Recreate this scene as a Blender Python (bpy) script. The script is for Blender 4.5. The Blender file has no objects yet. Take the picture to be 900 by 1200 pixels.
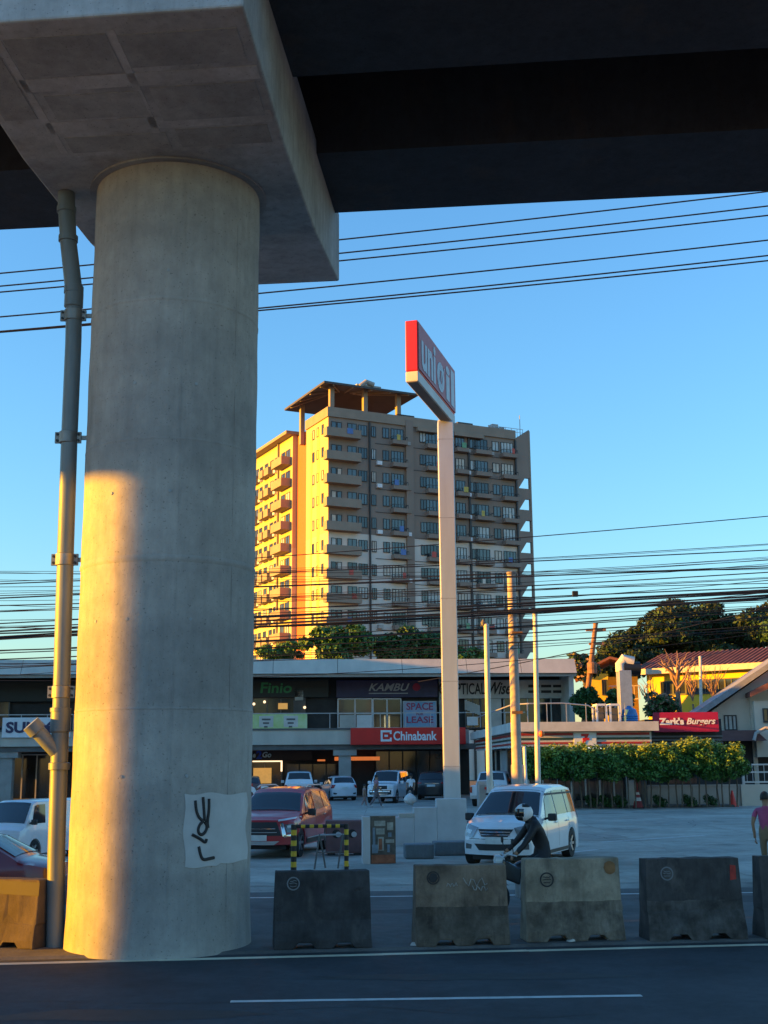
import bpy, bmesh, math, random
import numpy as np
from mathutils import Vector, Matrix
random.seed(7); RNG = np.random.default_rng(7)
R = math.radians
scene = bpy.context.scene
COL = scene.collection

# ------------------------------------------------------------------ camera
FPX, CAMH, PITCH, ROLL = 1430.0, 2.35, R(11.6), R(0.45)
cam = bpy.data.cameras.new('camera')
cam.sensor_fit = 'VERTICAL'; cam.sensor_height = 36.0; cam.sensor_width = 27.0
cam.lens = FPX / 1200.0 * 36.0
cam.clip_start = 0.1; cam.clip_end = 6000
camo = bpy.data.objects.new('camera', cam); COL.objects.link(camo)
camo.matrix_world = Matrix.Translation((0, 0, CAMH)) @ Matrix.Rotation(R(90) + PITCH, 4, 'X') @ Matrix.Rotation(-ROLL, 4, 'Z')
scene.camera = camo

# ------------------------------------------------------------------ sky, sun, exposure
SUN_AZ, SUN_EL = -8.0, 6.6          # degrees beyond the picture's left, and above the horizon
sx, sy = -math.cos(R(SUN_AZ)), math.sin(R(SUN_AZ))
world = bpy.data.worlds.new('World'); scene.world = world; world.use_nodes = True
wn = world.node_tree.nodes; wl = world.node_tree.links
sky = wn.new('ShaderNodeTexSky'); sky.sky_type = 'NISHITA'; sky.sun_disc = False
sky.sun_elevation = R(SUN_EL); sky.sun_rotation = math.atan2(sx, sy)
sky.altitude = 20; sky.air_density = 1.4; sky.dust_density = 0.0; sky.ozone_density = 5.0
bg = wn['Background']; bg.inputs['Strength'].default_value = 0.115
wl.new(sky.outputs[0], bg.inputs[0])
sun = bpy.data.lights.new('sun', 'SUN'); sun.energy = 4.0; sun.angle = R(0.35); sun.color = (1.0, 0.42, 0.003)
suno = bpy.data.objects.new('sun', sun); COL.objects.link(suno)
sd = Vector((sx * math.cos(R(SUN_EL)), sy * math.cos(R(SUN_EL)), math.sin(R(SUN_EL))))
suno.rotation_euler = sd.to_track_quat('Z', 'Y').to_euler(); suno.location = (-60, 20, 40)
scene.view_settings.view_transform = 'Standard'; scene.view_settings.look = 'None'
scene.view_settings.exposure = 2.25; scene.view_settings.gamma = 1.0
scene.render.engine = 'CYCLES'

# ------------------------------------------------------------------ pixel helpers (photo pixels 900 x 1200 to places)
def ray(u, v):
    x = (u - 450) / FPX; y = -(v - 600) / FPX
    c, s = math.cos(ROLL), math.sin(ROLL)
    x, y = c * x + s * y, -s * x + c * y
    return Vector((x, math.cos(PITCH) - y * math.sin(PITCH), math.sin(PITCH) + y * math.cos(PITCH)))
def at(u, v, Y):
    r = ray(u, v); return Vector((0, 0, CAMH)) + r * (Y / r.y)
def atz(u, v, z=0.0):
    r = ray(u, v); return Vector((0, 0, CAMH)) + r * ((z - CAMH) / r.z)

# ------------------------------------------------------------------ materials
def mat(name, col, rough=0.7, metal=0.0, var=0.12, scale=3.0, bump=0.0, bscale=None, coat=0.0, emit=None, estr=0.0,
        col2=None, spec=0.5, stretch=None, detail=6.0, lo=0.35, hi=0.65):
    m = bpy.data.materials.new(name); m.use_nodes = True
    nt = m.node_tree; n = nt.nodes; l = nt.links; b = n['Principled BSDF']
    b.inputs['Roughness'].default_value = rough; b.inputs['Metallic'].default_value = metal
    b.inputs['Specular IOR Level'].default_value = spec
    if coat: b.inputs['Coat Weight'].default_value = coat; b.inputs['Coat Roughness'].default_value = 0.06
    tc = n.new('ShaderNodeTexCoord'); mp = n.new('ShaderNodeMapping'); l.new(tc.outputs['Object'], mp.inputs['Vector'])
    if stretch: mp.inputs['Scale'].default_value = stretch
    tx = n.new('ShaderNodeTexNoise'); tx.inputs['Scale'].default_value = scale; tx.inputs['Detail'].default_value = detail
    tx.inputs['Roughness'].default_value = 0.62
    l.new(mp.outputs[0], tx.inputs['Vector'])
    cr = n.new('ShaderNodeValToRGB'); l.new(tx.outputs['Fac'], cr.inputs[0])
    c = Vector(col[:3]); c2 = Vector(col2[:3]) if col2 else c * (1 + var)
    c1 = c if col2 else c * (1 - var)
    cr.color_ramp.elements[0].color = (*c1, 1); cr.color_ramp.elements[1].color = (*[min(1, q) for q in c2], 1)
    cr.color_ramp.elements[0].position = lo; cr.color_ramp.elements[1].position = hi
    l.new(cr.outputs[0], b.inputs['Base Color'])
    if bump:
        t2 = n.new('ShaderNodeTexNoise'); t2.inputs['Scale'].default_value = bscale or scale * 8; t2.inputs['Detail'].default_value = 8
        l.new(mp.outputs[0], t2.inputs['Vector'])
        bp = n.new('ShaderNodeBump'); bp.inputs['Strength'].default_value = bump; bp.inputs['Distance'].default_value = 0.03
        l.new(t2.outputs['Fac'], bp.inputs['Height']); l.new(bp.outputs[0], b.inputs['Normal'])
    if emit:
        b.inputs['Emission Color'].default_value = (*emit, 1); b.inputs['Emission Strength'].default_value = estr
    return m

def concrete(name, base, blot=0.35, streak=0.5, seed=0.0, bump=0.35, stain=(0.12, 0.09, 0.06), stainamt=0.35, pours=0.0, scale=1.0):
    """weathered concrete: blotches, vertical run-off streaks, pour lines and pin holes"""
    m = bpy.data.materials.new(name); m.use_nodes = True
    nt = m.node_tree; n = nt.nodes; l = nt.links; b = n['Principled BSDF']; b.inputs['Roughness'].default_value = 0.88
    b.inputs['Specular IOR Level'].default_value = 0.25
    tc = n.new('ShaderNodeTexCoord')
    def noise(sc, stretch, detail=7, rough=0.62):
        mp = n.new('ShaderNodeMapping'); mp.inputs['Scale'].default_value = stretch; mp.inputs['Location'].default_value = (seed, seed * 1.7, seed * 0.6)
        l.new(tc.outputs['Object'], mp.inputs['Vector'])
        t = n.new('ShaderNodeTexNoise'); t.inputs['Scale'].default_value = sc * scale; t.inputs['Detail'].default_value = detail; t.inputs['Roughness'].default_value = rough
        l.new(mp.outputs[0], t.inputs['Vector']); return t.outputs['Fac']
    def ramp(fac, a, bb, p0, p1):
        r = n.new('ShaderNodeValToRGB'); l.new(fac, r.inputs[0])
        r.color_ramp.elements[0].color = (*a, 1); r.color_ramp.elements[1].color = (*bb, 1)
        r.color_ramp.elements[0].position = p0; r.color_ramp.elements[1].position = p1; return r.outputs[0]
    def mix(mode, fac, a, bb):
        x = n.new('ShaderNodeMixRGB'); x.blend_type = mode
        if isinstance(fac, float): x.inputs[0].default_value = fac
        else: l.new(fac, x.inputs[0])
        for i, q in ((1, a), (2, bb)):
            if isinstance(q, tuple): x.inputs[i].default_value = (*q, 1)
            else: l.new(q, x.inputs[i])
        return x.outputs[0]
    B = Vector(base)
    c = ramp(noise(0.9, (1, 1, 1)), tuple(B * (1 - blot * .55)), tuple(B * (1 + blot * .45)), .33, .67)
    c = mix('MULTIPLY', 0.75, c, ramp(noise(6, (1, 1, .8)), (.82, .82, .82), (1.1, 1.1, 1.1), .3, .7))
    sfac = ramp(noise(3.2, (1.6, 1.6, .16), 5), (0, 0, 0), (1, 1, 1), .52, .72)
    c = mix('MIX', mix('MULTIPLY', 1.0, sfac, (streak * .6,) * 3), c, tuple(B * .55))
    stf = ramp(noise(1.1, (1, 1, .5), 8), (0, 0, 0), (1, 1, 1), .56, .74)
    c = mix('MIX', mix('MULTIPLY', 1.0, stf, (stainamt,) * 3), c, stain)
    if pours:
        w = n.new('ShaderNodeTexNoise'); mp = n.new('ShaderNodeMapping'); mp.inputs['Scale'].default_value = (.05, .05, 1)
        l.new(tc.outputs['Object'], mp.inputs['Vector']); l.new(mp.outputs[0], w.inputs['Vector']); w.inputs['Scale'].default_value = pours; w.inputs['Detail'].default_value = 3
        c = mix('MULTIPLY', .8, c, ramp(w.outputs['Fac'], (.72, .73, .75), (1.18, 1.17, 1.14), .4, .6))
    c = mix('MULTIPLY', .85, c, ramp(noise(34, (1, 1, 1), 3, .5), (.45, .45, .45), (1, 1, 1), .27, .36))
    c = mix('MULTIPLY', .22, c, ramp(noise(9, (1, 1, .1), 4, .6), (.72, .72, .72), (1.08, 1.08, 1.08), .38, .58))
    l.new(c, b.inputs['Base Color'])
    bp = n.new('ShaderNodeBump'); bp.inputs['Strength'].default_value = bump; bp.inputs['Distance'].default_value = 0.02
    l.new(noise(22, (1, 1, 1), 9, .7), bp.inputs['Height']); l.new(bp.outputs[0], b.inputs['Normal'])
    return m

M = {}
def mm(key, *a, **k):
    M[key] = mat(key, *a, **k); return M[key]

# ------------------------------------------------------------------ things, parts, meshes
ORG = {}
def tag(o, label=None, cat=None, group=None, kind=None):
    if label: o['label'] = label
    if cat: o['category'] = cat
    if group: o['group'] = group
    if kind: o['kind'] = kind
    return o
class Frame:
    def __init__(s, p, ang):
        s.p = Vector((p[0], p[1], 0)); s.a = ang; s.dx = Vector((math.cos(ang), math.sin(ang), 0)); s.dy = Vector((-math.sin(ang), math.cos(ang), 0))
    def hit(s, u, v, d=0.0):           # ray through photo pixel meets the plane y = d of this frame -> (x, z)
        r = ray(u, v); o = Vector((0, 0, CAMH)); q = s.p + s.dy * d
        k = (q - o).dot(s.dy) / r.dot(s.dy); w = o + r * k
        return (w - s.p).dot(s.dx), w.z
    def hitx(s, u, v, x=0.0):          # meets the plane x = const -> (y, z)
        r = ray(u, v); o = Vector((0, 0, CAMH)); q = s.p + s.dx * x
        k = (q - o).dot(s.dx) / r.dot(s.dx); w = o + r * k
        return (w - s.p).dot(s.dy), w.z
    def w(s, x, y, z=0.0): return s.p + s.dx * x + s.dy * y + Vector((0, 0, z))
    def thing(s, name, label, cat, x=0, y=0, z=0, group=None, kind=None):
        o = bpy.data.objects.new(name, None); COL.objects.link(o); o.empty_display_size = 0.2
        o.location = s.w(x, y, z); o.rotation_euler = (0, 0, s.a); ORG[o.name] = (x, y, z)
        return tag(o, label, cat, group, kind)
W0 = Frame((0, 0), 0)
def thing(name, label, cat, loc=(0, 0, 0), rz=0.0, group=None, kind=None):
    o = bpy.data.objects.new(name, None); COL.objects.link(o); o.empty_display_size = 0.2
    o.location = loc; o.rotation_euler = (0, 0, rz); ORG[o.name] = (0, 0, 0)
    return tag(o, label, cat, group, kind)

class MB:
    def __init__(s): s.v = []; s.f = []; s.mi = []; s.cur = 0
    def add(s, vs, fs):
        b = len(s.v); s.v += [tuple(p) for p in vs]
        for f in fs: s.f.append(tuple(b + i for i in f)); s.mi.append(s.cur)
        return s
    def box(s, x0, x1, y0, y1, z0, z1):
        return s.hexa([(x0,y0,z0),(x1,y0,z0),(x1,y1,z0),(x0,y1,z0),(x0,y0,z1),(x1,y0,z1),(x1,y1,z1),(x0,y1,z1)])
    def hexa(s, p):
        return s.add(p, [(3,2,1,0),(4,5,6,7),(0,1,5,4),(1,2,6,5),(2,3,7,6),(3,0,4,7)])
    def prism(s, pts, d0, d1, axis='y'):          # polygon in the plane across axis, extruded from d0 to d1
        n = len(pts)
        def P(a, b, d): return {'y': (a, d, b), 'x': (d, a, b), 'z': (a, b, d)}[axis]
        vs = [P(a, b, d0) for a, b in pts] + [P(a, b, d1) for a, b in pts]
        return s.add(vs, [tuple(range(n)), tuple(range(2*n-1, n-1, -1))] + [(i, i+n, (i+1) % n + n, (i+1) % n) for i in range(n)])
    def tube(s, path, rad, n=8, cap=True):
        path = [Vector(p) for p in path]; k = len(path)
        if not hasattr(rad, '__len__'): rad = [rad] * k
        vs = []; prev = None
        for i, p in enumerate(path):
            t = (path[min(i+1, k-1)] - path[max(i-1, 0)]).normalized()
            if prev is None:
                a = t.orthogonal().normalized()
            else:
                a = (prev - t * prev.dot(t)).normalized()
            prev = a; b = t.cross(a)
            for j in range(n):
                q = 2 * math.pi * j / n; vs.append(p + (a * math.cos(q) + b * math.sin(q)) * rad[i])
        fs = [(i*n+j, i*n+(j+1) % n, (i+1)*n+(j+1) % n, (i+1)*n+j) for i in range(k-1) for j in range(n)]
        if cap: fs += [tuple(range(n-1, -1, -1)), tuple(range((k-1)*n, k*n))]
        return s.add(vs, fs)
    def bar(s, p, q, w, h=None):                   # square bar between two points
        h = h or w; p = Vector(p); q = Vector(q); t = (q - p).normalized()
        a = t.cross(Vector((0, 0, 1)));  a = a.normalized() if a.length > 1e-4 else Vector((1, 0, 0)); b = t.cross(a)
        c = [(-1,-1),(1,-1),(1,1),(-1,1)]
        return s.hexa([p + a*i*w/2 + b*j*h/2 for i, j in c] + [q + a*i*w/2 + b*j*h/2 for i, j in c])
    def lathe(s, prof, n=32, axis='z', c=(0, 0, 0), cap=True):
        vs = []
        for r, h in prof:
            for j in range(n):
                q = 2*math.pi*j/n; a, b = r*math.cos(q), r*math.sin(q)
                vs.append({'z': (c[0]+a, c[1]+b, c[2]+h), 'y': (c[0]+a, c[1]+h, c[2]+b), 'x': (c[0]+h, c[1]+a, c[2]+b)}[axis])
        k = len(prof)
        fs = [(i*n+j, i*n+(j+1) % n, (i+1)*n+(j+1) % n, (i+1)*n+j) for i in range(k-1) for j in range(n)]
        if cap: fs += [tuple(range(n-1, -1, -1)), tuple(range((k-1)*n, k*n))]
        return s.add(vs, fs)
    def grid(s, fn, nu, nv):
        vs = [fn(i / nu, j / nv) for i in range(nu+1) for j in range(nv+1)]
        return s.add(vs, [(i*(nv+1)+j, (i+1)*(nv+1)+j, (i+1)*(nv+1)+j+1, i*(nv+1)+j+1) for i in range(nu) for j in range(nv)])
    def ball(s, c, r, n=8, sc=(1, 1, 1)):
        return s.lathe([(max(1e-3, r*math.sin(math.pi*i/n))*1.0, -r*math.cos(math.pi*i/n)*sc[2]) for i in range(n+1)], n*2, 'z', c, False)
    def build(s, name, material, parent=None, smooth=False, bevel=0.0, kind=None, label=None, thick=0.0):
        o3 = ORG.get(parent.name, (0, 0, 0)) if parent else (0, 0, 0)
        me = bpy.data.meshes.new(name)
        me.from_pydata([(a-o3[0], b-o3[1], c-o3[2]) for a, b, c in s.v], [], s.f)
        ms = material if isinstance(material, (list, tuple)) else [material]
        for m in ms: me.materials.append(M[m] if isinstance(m, str) else m)
        if len(ms) > 1: me.polygons.foreach_set('material_index', s.mi)
        bm = bmesh.new(); bm.from_mesh(me); bmesh.ops.recalc_face_normals(bm, faces=bm.faces); bm.to_mesh(me); bm.free()
        if smooth:
            me.polygons.foreach_set('use_smooth', [True] * len(me.polygons))
            if smooth != 'all': me.set_sharp_from_angle(angle=R(38))
        me.update()
        o = bpy.data.objects.new(name, me); COL.objects.link(o)
        if parent: o.parent = parent; ORG[o.name] = o3
        if bevel:
            b = o.modifiers.new('bevel', 'BEVEL'); b.width = bevel; b.segments = 2; b.limit_method = 'ANGLE'
        if kind: o['kind'] = kind
        if label: o['label'] = label
        return o

def copy_tree(o, parent=None):
    c = o.copy(); COL.objects.link(c); c.parent = parent; ORG[c.name] = ORG.get(o.name, (0, 0, 0))
    for ch in list(o.children): copy_tree(ch, c)
    return c
def clone(o, parent, dx, dy, dz):                     # a copy of a part moved inside its thing
    c = o.copy(); COL.objects.link(c); c.parent = parent; c.location = o.location + Vector((dx, dy, dz)); ORG[c.name] = ORG.get(o.name, (0, 0, 0))
    for ch in o.children: clone(ch, c, 0, 0, 0)
    return c

def text(body, material, parent, x0, x1, z0, z1, y, name='lettering', shear=0.0, bold=0.0, ext=0.012, face='-y', squeeze=True, yaw=None):
    """lettering fitted into x0..x1, z0..z1 on the plane y (faces -y of the parent's frame)"""
    cu = bpy.data.curves.new('t', 'FONT'); cu.body = body; cu.shear = shear; cu.extrude = 0.02; cu.offset = bold; cu.resolution_u = 3
    o = bpy.data.objects.new('t', cu); COL.objects.link(o)
    dg = bpy.context.evaluated_depsgraph_get(); me = bpy.data.meshes.new_from_object(o.evaluated_get(dg))
    bpy.data.objects.remove(o); bpy.data.curves.remove(cu)
    co = np.empty(len(me.vertices) * 3); me.vertices.foreach_get('co', co); co = co.reshape(-1, 3)
    a, b = co.min(0), co.max(0)
    X = x0 + (co[:, 0] - a[0]) / (b[0] - a[0]) * (x1 - x0); Z = z0 + (co[:, 1] - a[1]) / (b[1] - a[1]) * (z1 - z0)
    Y = y - ext * (co[:, 2] - a[2]) / (b[2] - a[2])
    fs = [tuple(p.vertices) for p in me.polygons]; bpy.data.meshes.remove(me)
    q = MB(); q.add(np.stack([X, Y, Z], 1).tolist(), fs)
    if face == 'x': q.v = [(-Y_, X_, Z_) for X_, Y_, Z_ in q.v]
    return q.build(name, material, parent)
# ------------------------------------------------------------------ material list
M['pier'] = concrete('pier_concrete', (.37, .357, .335), .26, .4, 3.1, pours=.4, bump=.5, stainamt=.16, stain=(.2, .19, .17))
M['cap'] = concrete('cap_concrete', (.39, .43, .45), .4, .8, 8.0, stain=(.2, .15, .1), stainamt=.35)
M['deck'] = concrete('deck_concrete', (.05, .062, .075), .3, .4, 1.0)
M['capdark'] = concrete('cap_patch_concrete', (.34, .375, .39), .4, .3, 5.0)
M['caplight'] = concrete('cap_joint_concrete', (.44, .48, .5), .4, .3, 6.0)
M['bar_navy'] = concrete('barrier_navy_paint', (.05, .05, .052), .8, .7, 1.3, stain=(.14, .13, .12), stainamt=.6, scale=2.6, bump=.6)
M['bar_brown'] = concrete('barrier_brown', (.2, .15, .11), 1.0, 1.0, 2.9, stain=(.045, .04, .035), stainamt=.9, scale=2.4, bump=.6)
M['bar_beige'] = concrete('barrier_beige', (.32, .27, .2), .8, .8, 4.4, stain=(.1, .085, .07), stainamt=.8, scale=2.4, bump=.6)
M['bar_slate'] = concrete('barrier_slate', (.06, .058, .058), .8, .8, 7.7, stain=(.19, .17, .15), stainamt=.6, scale=2.6, bump=.6)
M['bar_lit'] = concrete('barrier_tan', (.085, .07, .06), .6, .6, 9.2, stain=(.12, .08, .05), stainamt=.7, scale=1.8)
M['low_beige'] = concrete('barrier_low_beige', (.19, .16, .125), 1.1, 1.0, 14.4, stain=(.06, .055, .05), stainamt=.9, scale=3.4, bump=.9)
M['low_slate'] = concrete('barrier_low_slate', (.1, .095, .09), 1.1, 1.0, 17.7, stain=(.04, .04, .04), stainamt=.9, scale=3.4, bump=.9)
M['low_brown'] = concrete('barrier_low_brown', (.12, .1, .08), 1.1, 1.0, 12.7, stain=(.25, .2, .15), stainamt=.6, scale=3.0, bump=.9)
M['block'] = concrete('block_concrete', (.2, .22, .23), .5, .6, 4.0, stainamt=.5)
M['asphalt'] = concrete('asphalt', (.062, .066, .073), .35, .1, 2.2, bump=.5, stain=(.03, .03, .03), stainamt=.5)
M['asphalt2'] = concrete('asphalt_far', (.12, .118, .115), .4, .1, 6.2, bump=.4, stain=(.04, .04, .04), stainamt=.5)
M['apron'] = concrete('apron_concrete', (.34, .32, .28), .45, .15, 4.2, bump=.3, stain=(.07, .068, .065), stainamt=.6, scale=.45)
M['median'] = concrete('median_concrete', (.13, .125, .12), .5, .2, 4.9, bump=.5, stain=(.05, .045, .04), stainamt=.7)
mm('soil', (.11, .1, .08), .95, var=.3, scale=.3)
mm('linepaint', (.85, .74, .52), .6, col2=(.6, .52, .38), scale=3.0, lo=.4, hi=.75)
mm('whitepaint', (.55, .55, .53), .6, col2=(.32, .32, .31), scale=4.0, lo=.5, hi=.75)
mm('patch', (.45, .46, .46), .75, var=.08, scale=3)
mm('black', (.012, .012, .013), .5)
mm('ink', (.02, .02, .022), .7)
mm('pvc', (.15, .18, .19), .45, var=.2, scale=2.5, stretch=(1, 1, .2), bump=.05)
mm('clampsteel', (.25, .25, .24), .5, metal=.6, var=.2)
mm('steel', (.4, .41, .42), .45, metal=.5, var=.1, scale=4)
mm('polesteel', (.52, .55, .58), .38, metal=.35, var=.08, scale=1.5, stretch=(1, 1, .15))
mm('white', (.72, .73, .74), .55, var=.06, scale=2)
mm('offwhite', (.56, .53, .48), .65, var=.12, scale=1.2, bump=.03)
mm('greywall', (.34, .325, .3), .7, var=.14, scale=1.0)
mm('fascia', (.5, .455, .385), .6, var=.1, scale=.8, stretch=(1, 1, .3))
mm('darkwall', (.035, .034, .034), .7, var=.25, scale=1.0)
mm('midwall', (.12, .115, .11), .7, var=.2, scale=1.0)
mm('redsign', (.62, .012, .01), .4, var=.06, scale=1)
mm('magenta', (.36, .004, .045), .45, var=.08)
mm('navy', (.03, .03, .09), .45, var=.15)
mm('signdark', (.018, .024, .02), .5)
mm('maroon', (.05, .012, .012), .5)
mm('green', (.03, .12, .04), .5)
mm('orange', (.75, .18, .03), .5)
mm('blue', (.02, .07, .5), .5)
mm('glass', (.025, .03, .033), .08, spec=.8, var=.3, scale=.6)
mm('glass_sky', (.05, .06, .065), .06, spec=1.0, var=.3, scale=.4)
mm('curtain', (.4, .43, .42), .35, var=.25, scale=.7, spec=.8)
mm('carglass', (.012, .014, .016), .05, spec=.9)
mm('tyre', (.02, .02, .02), .85)
mm('rim', (.45, .46, .47), .3, metal=.8)
mm('plastic', (.02, .021, .022), .6)
mm('chrome', (.7, .7, .7), .15, metal=1.0)
mm('lamp', (.6, .62, .62), .12, spec=.9, coat=.5)
mm('lampgrey', (.2, .2, .2), .1, spec=1.0, coat=.8)
mm('lampdark', (.1, .1, .1), .12, spec=.9, coat=.5)
mm('tail', (.35, .01, .012), .2, coat=.5)
mm('plate', (.6, .62, .6), .4)
mm('cable', (.012, .012, .013), .6)
mm('bark', (.11, .08, .055), .9, var=.35, scale=4, bump=.4)
mm('barepale', (.28, .17, .11), .9, var=.3, scale=4)
mm('leafdark', (.012, .042, .014), .7, col2=(.028, .085, .022), scale=.8)
mm('leafmid', (.022, .075, .016), .6, col2=(.05, .14, .028), scale=.7)
mm('hedgeleaf', (.04, .13, .02), .6, col2=(.085, .22, .035), scale=.9); mm('hedgelit', (.16, .24, .025), .5, col2=(.28, .36, .05), scale=2.0)  # second leaf colour holds the light on the hedge top
mm('leafbright', (.05, .14, .02), .55, col2=(.11, .23, .035), scale=1.0)

# ------------------------------------------------------------------ ground, road, median, apron
def sheet(name, pts, z, m, kind='structure', parent=None, sub=1):
    b = MB()
    for q in (pts if isinstance(pts[0][0], (list, tuple)) else [pts]): b.add([(x, y, z) for x, y in q], [tuple(range(len(q)))])
    o = b.build(name, m, parent)
    if kind and parent is None: o['kind'] = kind
    return o
sheet('ground', [(-1500, -300), (1500, -300), (1500, 3000), (-1500, 3000)], -.03, 'soil')
KA, KB = atz(0, 1130), atz(900, 1107)            # edge line of the near carriageway
kd = (KB - KA).normalized(); KN = Vector((-kd.y, kd.x, 0))
kb = Matrix.Rotation(R(6.7), 3, 'Z') @ kd; KB_N = Vector((-kb.y, kb.x, 0))
def kl(t, n=0.0):                      # along the kerb; the road bends a little beyond the left edge
    p = KA + kd * t + KN * n if t >= -8 else KA + kd * -8 + KN * n + kb * (t + 8)
    return (p.x, p.y)
road = sheet('road', [[kl(-100, -16), kl(-8.001, -16), kl(-8.001, .35), kl(-100, .35)], [kl(-8, -16), kl(150, -16), kl(150, 0.35), kl(-8, .35)]], 0.0, 'asphalt')
ln = MB()
t = -60.0
while t < 60:
    e = t + random.uniform(1.2, 3.0); w0, w1 = random.uniform(-.012, .012), random.uniform(-.012, .012)
    ln.add([(*kl(t, -.09+w0), .004), (*kl(e, -.09+w1), .004), (*kl(e, .07+w1), .004), (*kl(t, .07+w0), .004)], [(0, 1, 2, 3)]); t = e
ln.build('edge_line', 'linepaint', road, label='worn cream line along the edge of the road')
D0, D1 = atz(270, 1174), atz(752, 1167)
dd = (D1 - D0).normalized(); dn = Vector((-dd.y, dd.x, 0))
for k in (-1, 0, 1):
    a = D0 + dd * (k * 7.5); b_ = a + dd * (D1 - D0).length
    q = MB(); q.add([(*(a - dn*.055).xy, .004), (*(b_ - dn*.055).xy, .004), (*(b_ + dn*.055).xy, .004), (*(a + dn*.055).xy, .004)], [(0, 1, 2, 3)])
    q.build('lane_dash', 'whitepaint', road)
med = MB()
for ta, tb in ((-150, -8), (-8, 150)):
    med.add([(*kl(ta, .3), .0), (*kl(tb, .3), .0), (*kl(tb, 1.9), .0), (*kl(ta, 1.9), .0),
             (*kl(ta, .36), .03), (*kl(tb, .36), .03), (*kl(tb, 1.84), .03), (*kl(ta, 1.84), .03)],
            [(0, 1, 5, 4), (4, 5, 6, 7), (7, 6, 2, 3)])
tag(med.build('median_strip', 'median'), kind='structure')
FA, FB = atz(300, 1046), atz(880, 1040)
fd = (FB - FA).normalized(); fn = Vector((-fd.y, fd.x, 0))
fb = Matrix.Rotation(R(6.7), 3, 'Z') @ fd
def fl(t, n=0.0): p = FA + fd * t + fn * n if t >= -9.5 else FA + fd * -9.5 + fn * n + fb * (t + 9.5); return (p.x, p.y)
road2 = sheet('far_road', [[kl(-100, 1.8), kl(-8.001, 1.8), fl(-9.501, .2), fl(-100, .2)], [kl(-8, 1.8), kl(150, 1.8), fl(150, .2), fl(-9.5, .2)]], 0.002, 'asphalt2')
q = MB(); q.add([(*fl(-9.4, -1.0), .006), (*fl(60, -1.0), .006), (*fl(60, -.88), .006), (*fl(-9.4, -.88), .006)], [(0, 1, 2, 3)])
q.build('gutter_line', 'whitepaint', road2)
gt = MB()
for ta, tb in ((-150, -9.5), (-9.5, 150)): gt.add([(*fl(ta, 0), .0), (*fl(tb, 0), .0), (*fl(tb, .5), .05), (*fl(ta, .5), .05)], [(0, 1, 2, 3)])
tag(gt.build('apron_kerb', 'apron'), kind='structure')
# forecourt: concrete bays, each slab a piece of its own
apron = sheet('forecourt', [[fl(-100, .45), fl(-9.501, .45), (-12.2, 110), (-110, 110)], [fl(-9.5, .45), fl(150, .45), (150, 110), (-12.2, 110)]], .02, 'apron')
slab_m = [concrete('slab_%d' % k, (.36 + .02*k, .335 + .02*k, .285 + .018*k), .45, .15, 4.2+k*3, bump=.3, stain=(.06, .06, .058), stainamt=.6, scale=.45) for k in range(4)]
for i in range(-4, 7):
    for j in range(0, 10):
        x0, y0 = i*4.2 - 1.0, 24.6 + j*4.2
        if abs(x0) > .42*y0 + 3: continue
        b = MB(); b.add([(x0+.02, y0+.02, .026), (x0+4.18, y0+.02, .026), (x0+4.18, y0+4.18, .026), (x0+.02, y0+4.18, .026)], [(0, 1, 2, 3)])
        b.build('concrete_slab', slab_m[RNG.integers(0, 4)], apron)
for (u0, v0, u1, v1, w) in [(705, 988, 825, 980, .14), (640, 1003, 700, 997, .14), (700, 953, 800, 951, .12)]:
    a, b_ = atz(u0, v0), atz(u1, v1); d = (b_-a).normalized(); n_ = Vector((-d.y, d.x, 0))*w/2
    q = MB(); q.add([(*(a-n_).xy, .031), (*(b_-n_).xy, .031), (*(b_+n_).xy, .031), (*(a+n_).xy, .031)], [(0, 1, 2, 3)]); q.build('bay_line', 'whitepaint', apron)

# ------------------------------------------------------------------ viaduct
VY = R(-5.5); PC = (-3.03, 16.95); PR = 1.2; ZS = 10.65
V = Frame(PC, VY)
pier = V.thing('viaduct_pier', 'round concrete pier with hammerhead cap, lower left side lit orange by the sun', 'pier')
def colr(z): return PR * (1.0 + (.02 if z < .4 else 0) * (1 - z/.4 if z < .4 else 0))
prof = []
zs = [0, .15, .4]
z = .4
while z < ZS - .05: z += .28; zs.append(min(z, ZS))
for z in zs: prof.append((colr(z) + .004*math.sin(z*5.1), z))
b = MB(); b.lathe(prof, 72); b.build('column', 'pier', pier, smooth=True)
for z, h, r_ in ((5.0, .05, .012), (6.62, .03, .006), (3.05, .02, .006), (8.6, .03, .006)):       # formwork joints
    b = MB(); b.lathe([(PR+.0, z-h), (PR+r_, z-h*.4), (PR+r_, z+h*.4), (PR, z+h)], 72, cap=False); b.build('formwork_ridge', 'pier', pier, smooth=True)
# hammerhead cap: flat over the column, soffit rising towards both ends
CW, CT, CE, ZE, ZT = 1.86, 1.42, 4.15, 10.93, 12.25
b = MB()
prof2 = [(-CE, ZE), (-CT, ZS), (CT, ZS), (CE, ZE), (CE, ZT), (-CE, ZT)]
b.prism(prof2, -CW, CW, 'x'); cap = b.build('pier_cap', 'cap', pier, bevel=.03)
b = MB(); b.lathe([(PR+.1, ZS-.03), (PR+.1, ZS+.05)], 64); b.build('column_collar', 'capdark', pier, smooth=True)
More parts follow.
